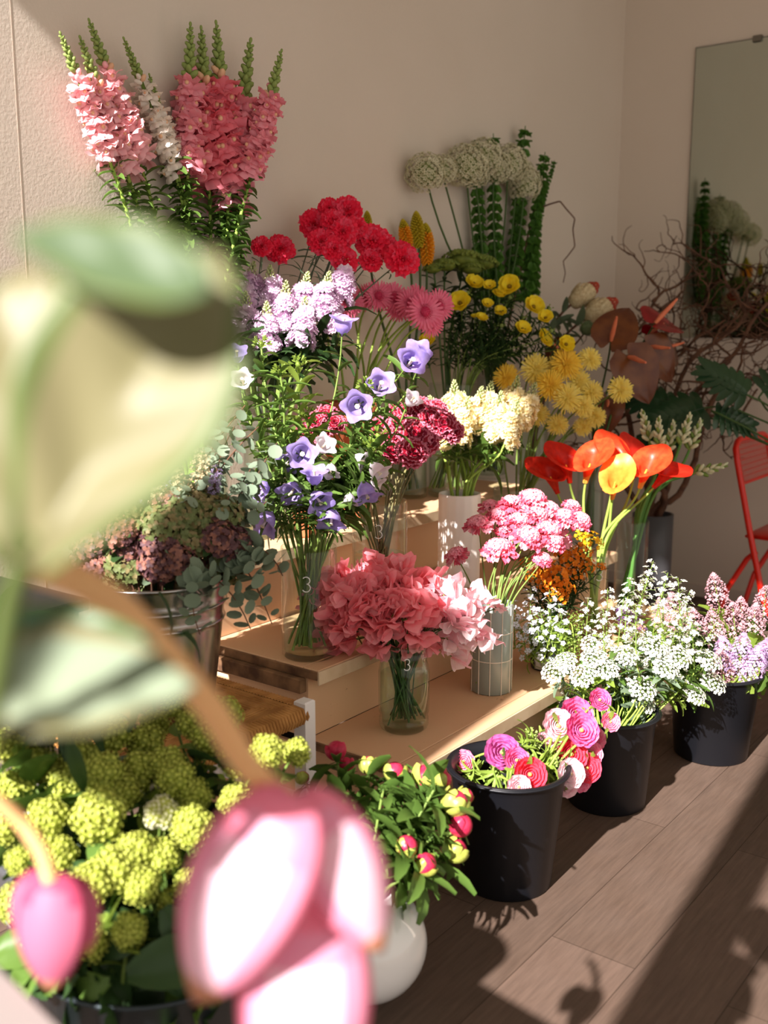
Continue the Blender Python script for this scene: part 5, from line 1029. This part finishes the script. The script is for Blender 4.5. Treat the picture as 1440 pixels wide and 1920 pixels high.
bract(575, 1680, D1 + .01, PXM(480, D1), PXM(250, D1), 1.60, .1)
D2 = .80
br0 = pm('bract_rose', 'cf708c', 'c4627e', trans=.3); bd_ = [br0, pm('bract_rose_edge', 'b84868', trans=.25), br0, brt]
bract(100, 1640, D2, PXM(230, D2), PXM(130, D2), 1.62, 0, bd_); bract(85, 1640, D2 + .02, PXM(150, D2), PXM(110, D2), 1.95, -.4, bd_); bract(112, 1645, D2 + .015, PXM(160, D2), PXM(100, D2), 1.25, .5, bd_)
def stalk(pts, r, m=brs, name='flower_stalk'):
    P = np.array([loc(at(*p)) for p in pts]); tt = np.linspace(0, len(P) - 1, 40); P = np.stack([np.interp(tt, range(len(P)), P[:, i]) for i in range(3)], 1)
    for _ in range(6): P[1:-1] = (P[:-2] + P[1:-1] * 2 + P[2:]) / 4
    b = MB(); tube(b, P, np.linspace(r[0], r[1], 40), 10); obj(name, b, m, me_)
stalk([(60, 1060, .60), (150, 1085, .60), (240, 1150, .61), (330, 1250, .63), (400, 1330, .65), (450, 1420, .67), (505, 1480, .68), (545, 1500, .68)], (.0105, .0085))
stalk([(-60, 1470, .78), (0, 1505, .79), (45, 1545, .80), (80, 1600, .80), (95, 1650, .80)], (.006, .006))
lgm = pm('big_leaf', '777150', '6a6846', trans=.15, rough=.45, ns=4.); lgd = pm('big_leaf_margin', '5f6c3c', '566434', trans=.2, rough=.45)
def bigleaf(px, py, d_, L, W, ang, tw, mats, cup=.3, tilt=.0, bend=.2, lo=.8):
    p = at(px, py, d_); x = norm(CR * math.cos(ang) - CU * math.sin(ang) + CF * tilt); z = norm(-CF + CU * tw); z = norm(z - x * (z @ x)); M = np.eye(4); M[:3, 0] = x; M[:3, 2] = z; M[:3, 1] = np.cross(z, x); M[:3, 3] = loc(p)
    b = MB(); nu, nv = 22, 16; u = np.linspace(0, 1, nu + 1); v = np.linspace(-1, 1, nv + 1); w = W / 2 * np.sin(PI * (u ** lo * .96 + .04)) ** .75; VV, UU = np.meshgrid(v, u)
    X = L * UU; Y = w[:, None] * VV; Z = cup * w[:, None] * np.abs(VV) ** 1.3 - bend * L * UU ** 2 + .012 * L * np.sin(UU * 16 - np.abs(VV) * 5)
    mi = (np.abs(VV[:-1, :-1] + VV[1:, 1:]) / 2 > .74).astype(int); b.add(np.stack([X, Y, Z], -1).reshape(-1, 3), gridF(nu, nv), mi.ravel()); o = solidify(obj('leaf', b, mats, me_, M), .0012)
    return o
d3 = .42
bigleaf(55, 1060, d3, PXM(690, d3), PXM(400, d3), -1.04, .0, [lgm, lgd], .35, -.05, .1, 1.35)
bigleaf(40, 1060, d3 + .02, PXM(620, d3), PXM(420, d3), -1.62, .0, [lgm, lgd], .3, .1, .1, 1.3)
bigleaf(395, 540, d3 - .03, PXM(350, d3), PXM(170, d3), PI + .22, .5, [pm('leaf_upper', '586a4a', '4c5e42', trans=.2, rough=.5), lgd], .3, .05, -.1)
stalk([(-60, 1500, .48), (-10, 1300, .46), (20, 1120, .44), (65, 1000, .42)], (.006, .005), lgd, 'leaf_stalk')
lgg = pm('leaf_silver', '7e8c74', '96a086', trans=.25, rough=.5)
bigleaf(-60, 1290, .5, PXM(420, .5), PXM(250, .5), -.02, .9, [lgg, lgm], .25, .1, .05)
bigleaf(-40, 1190, .52, PXM(330, .52), PXM(130, .52), .08, .3, [pm('leaf_deep', '4f7458', '3e6448', trans=.25, rough=.45), lgd], .2, .1, -.1)
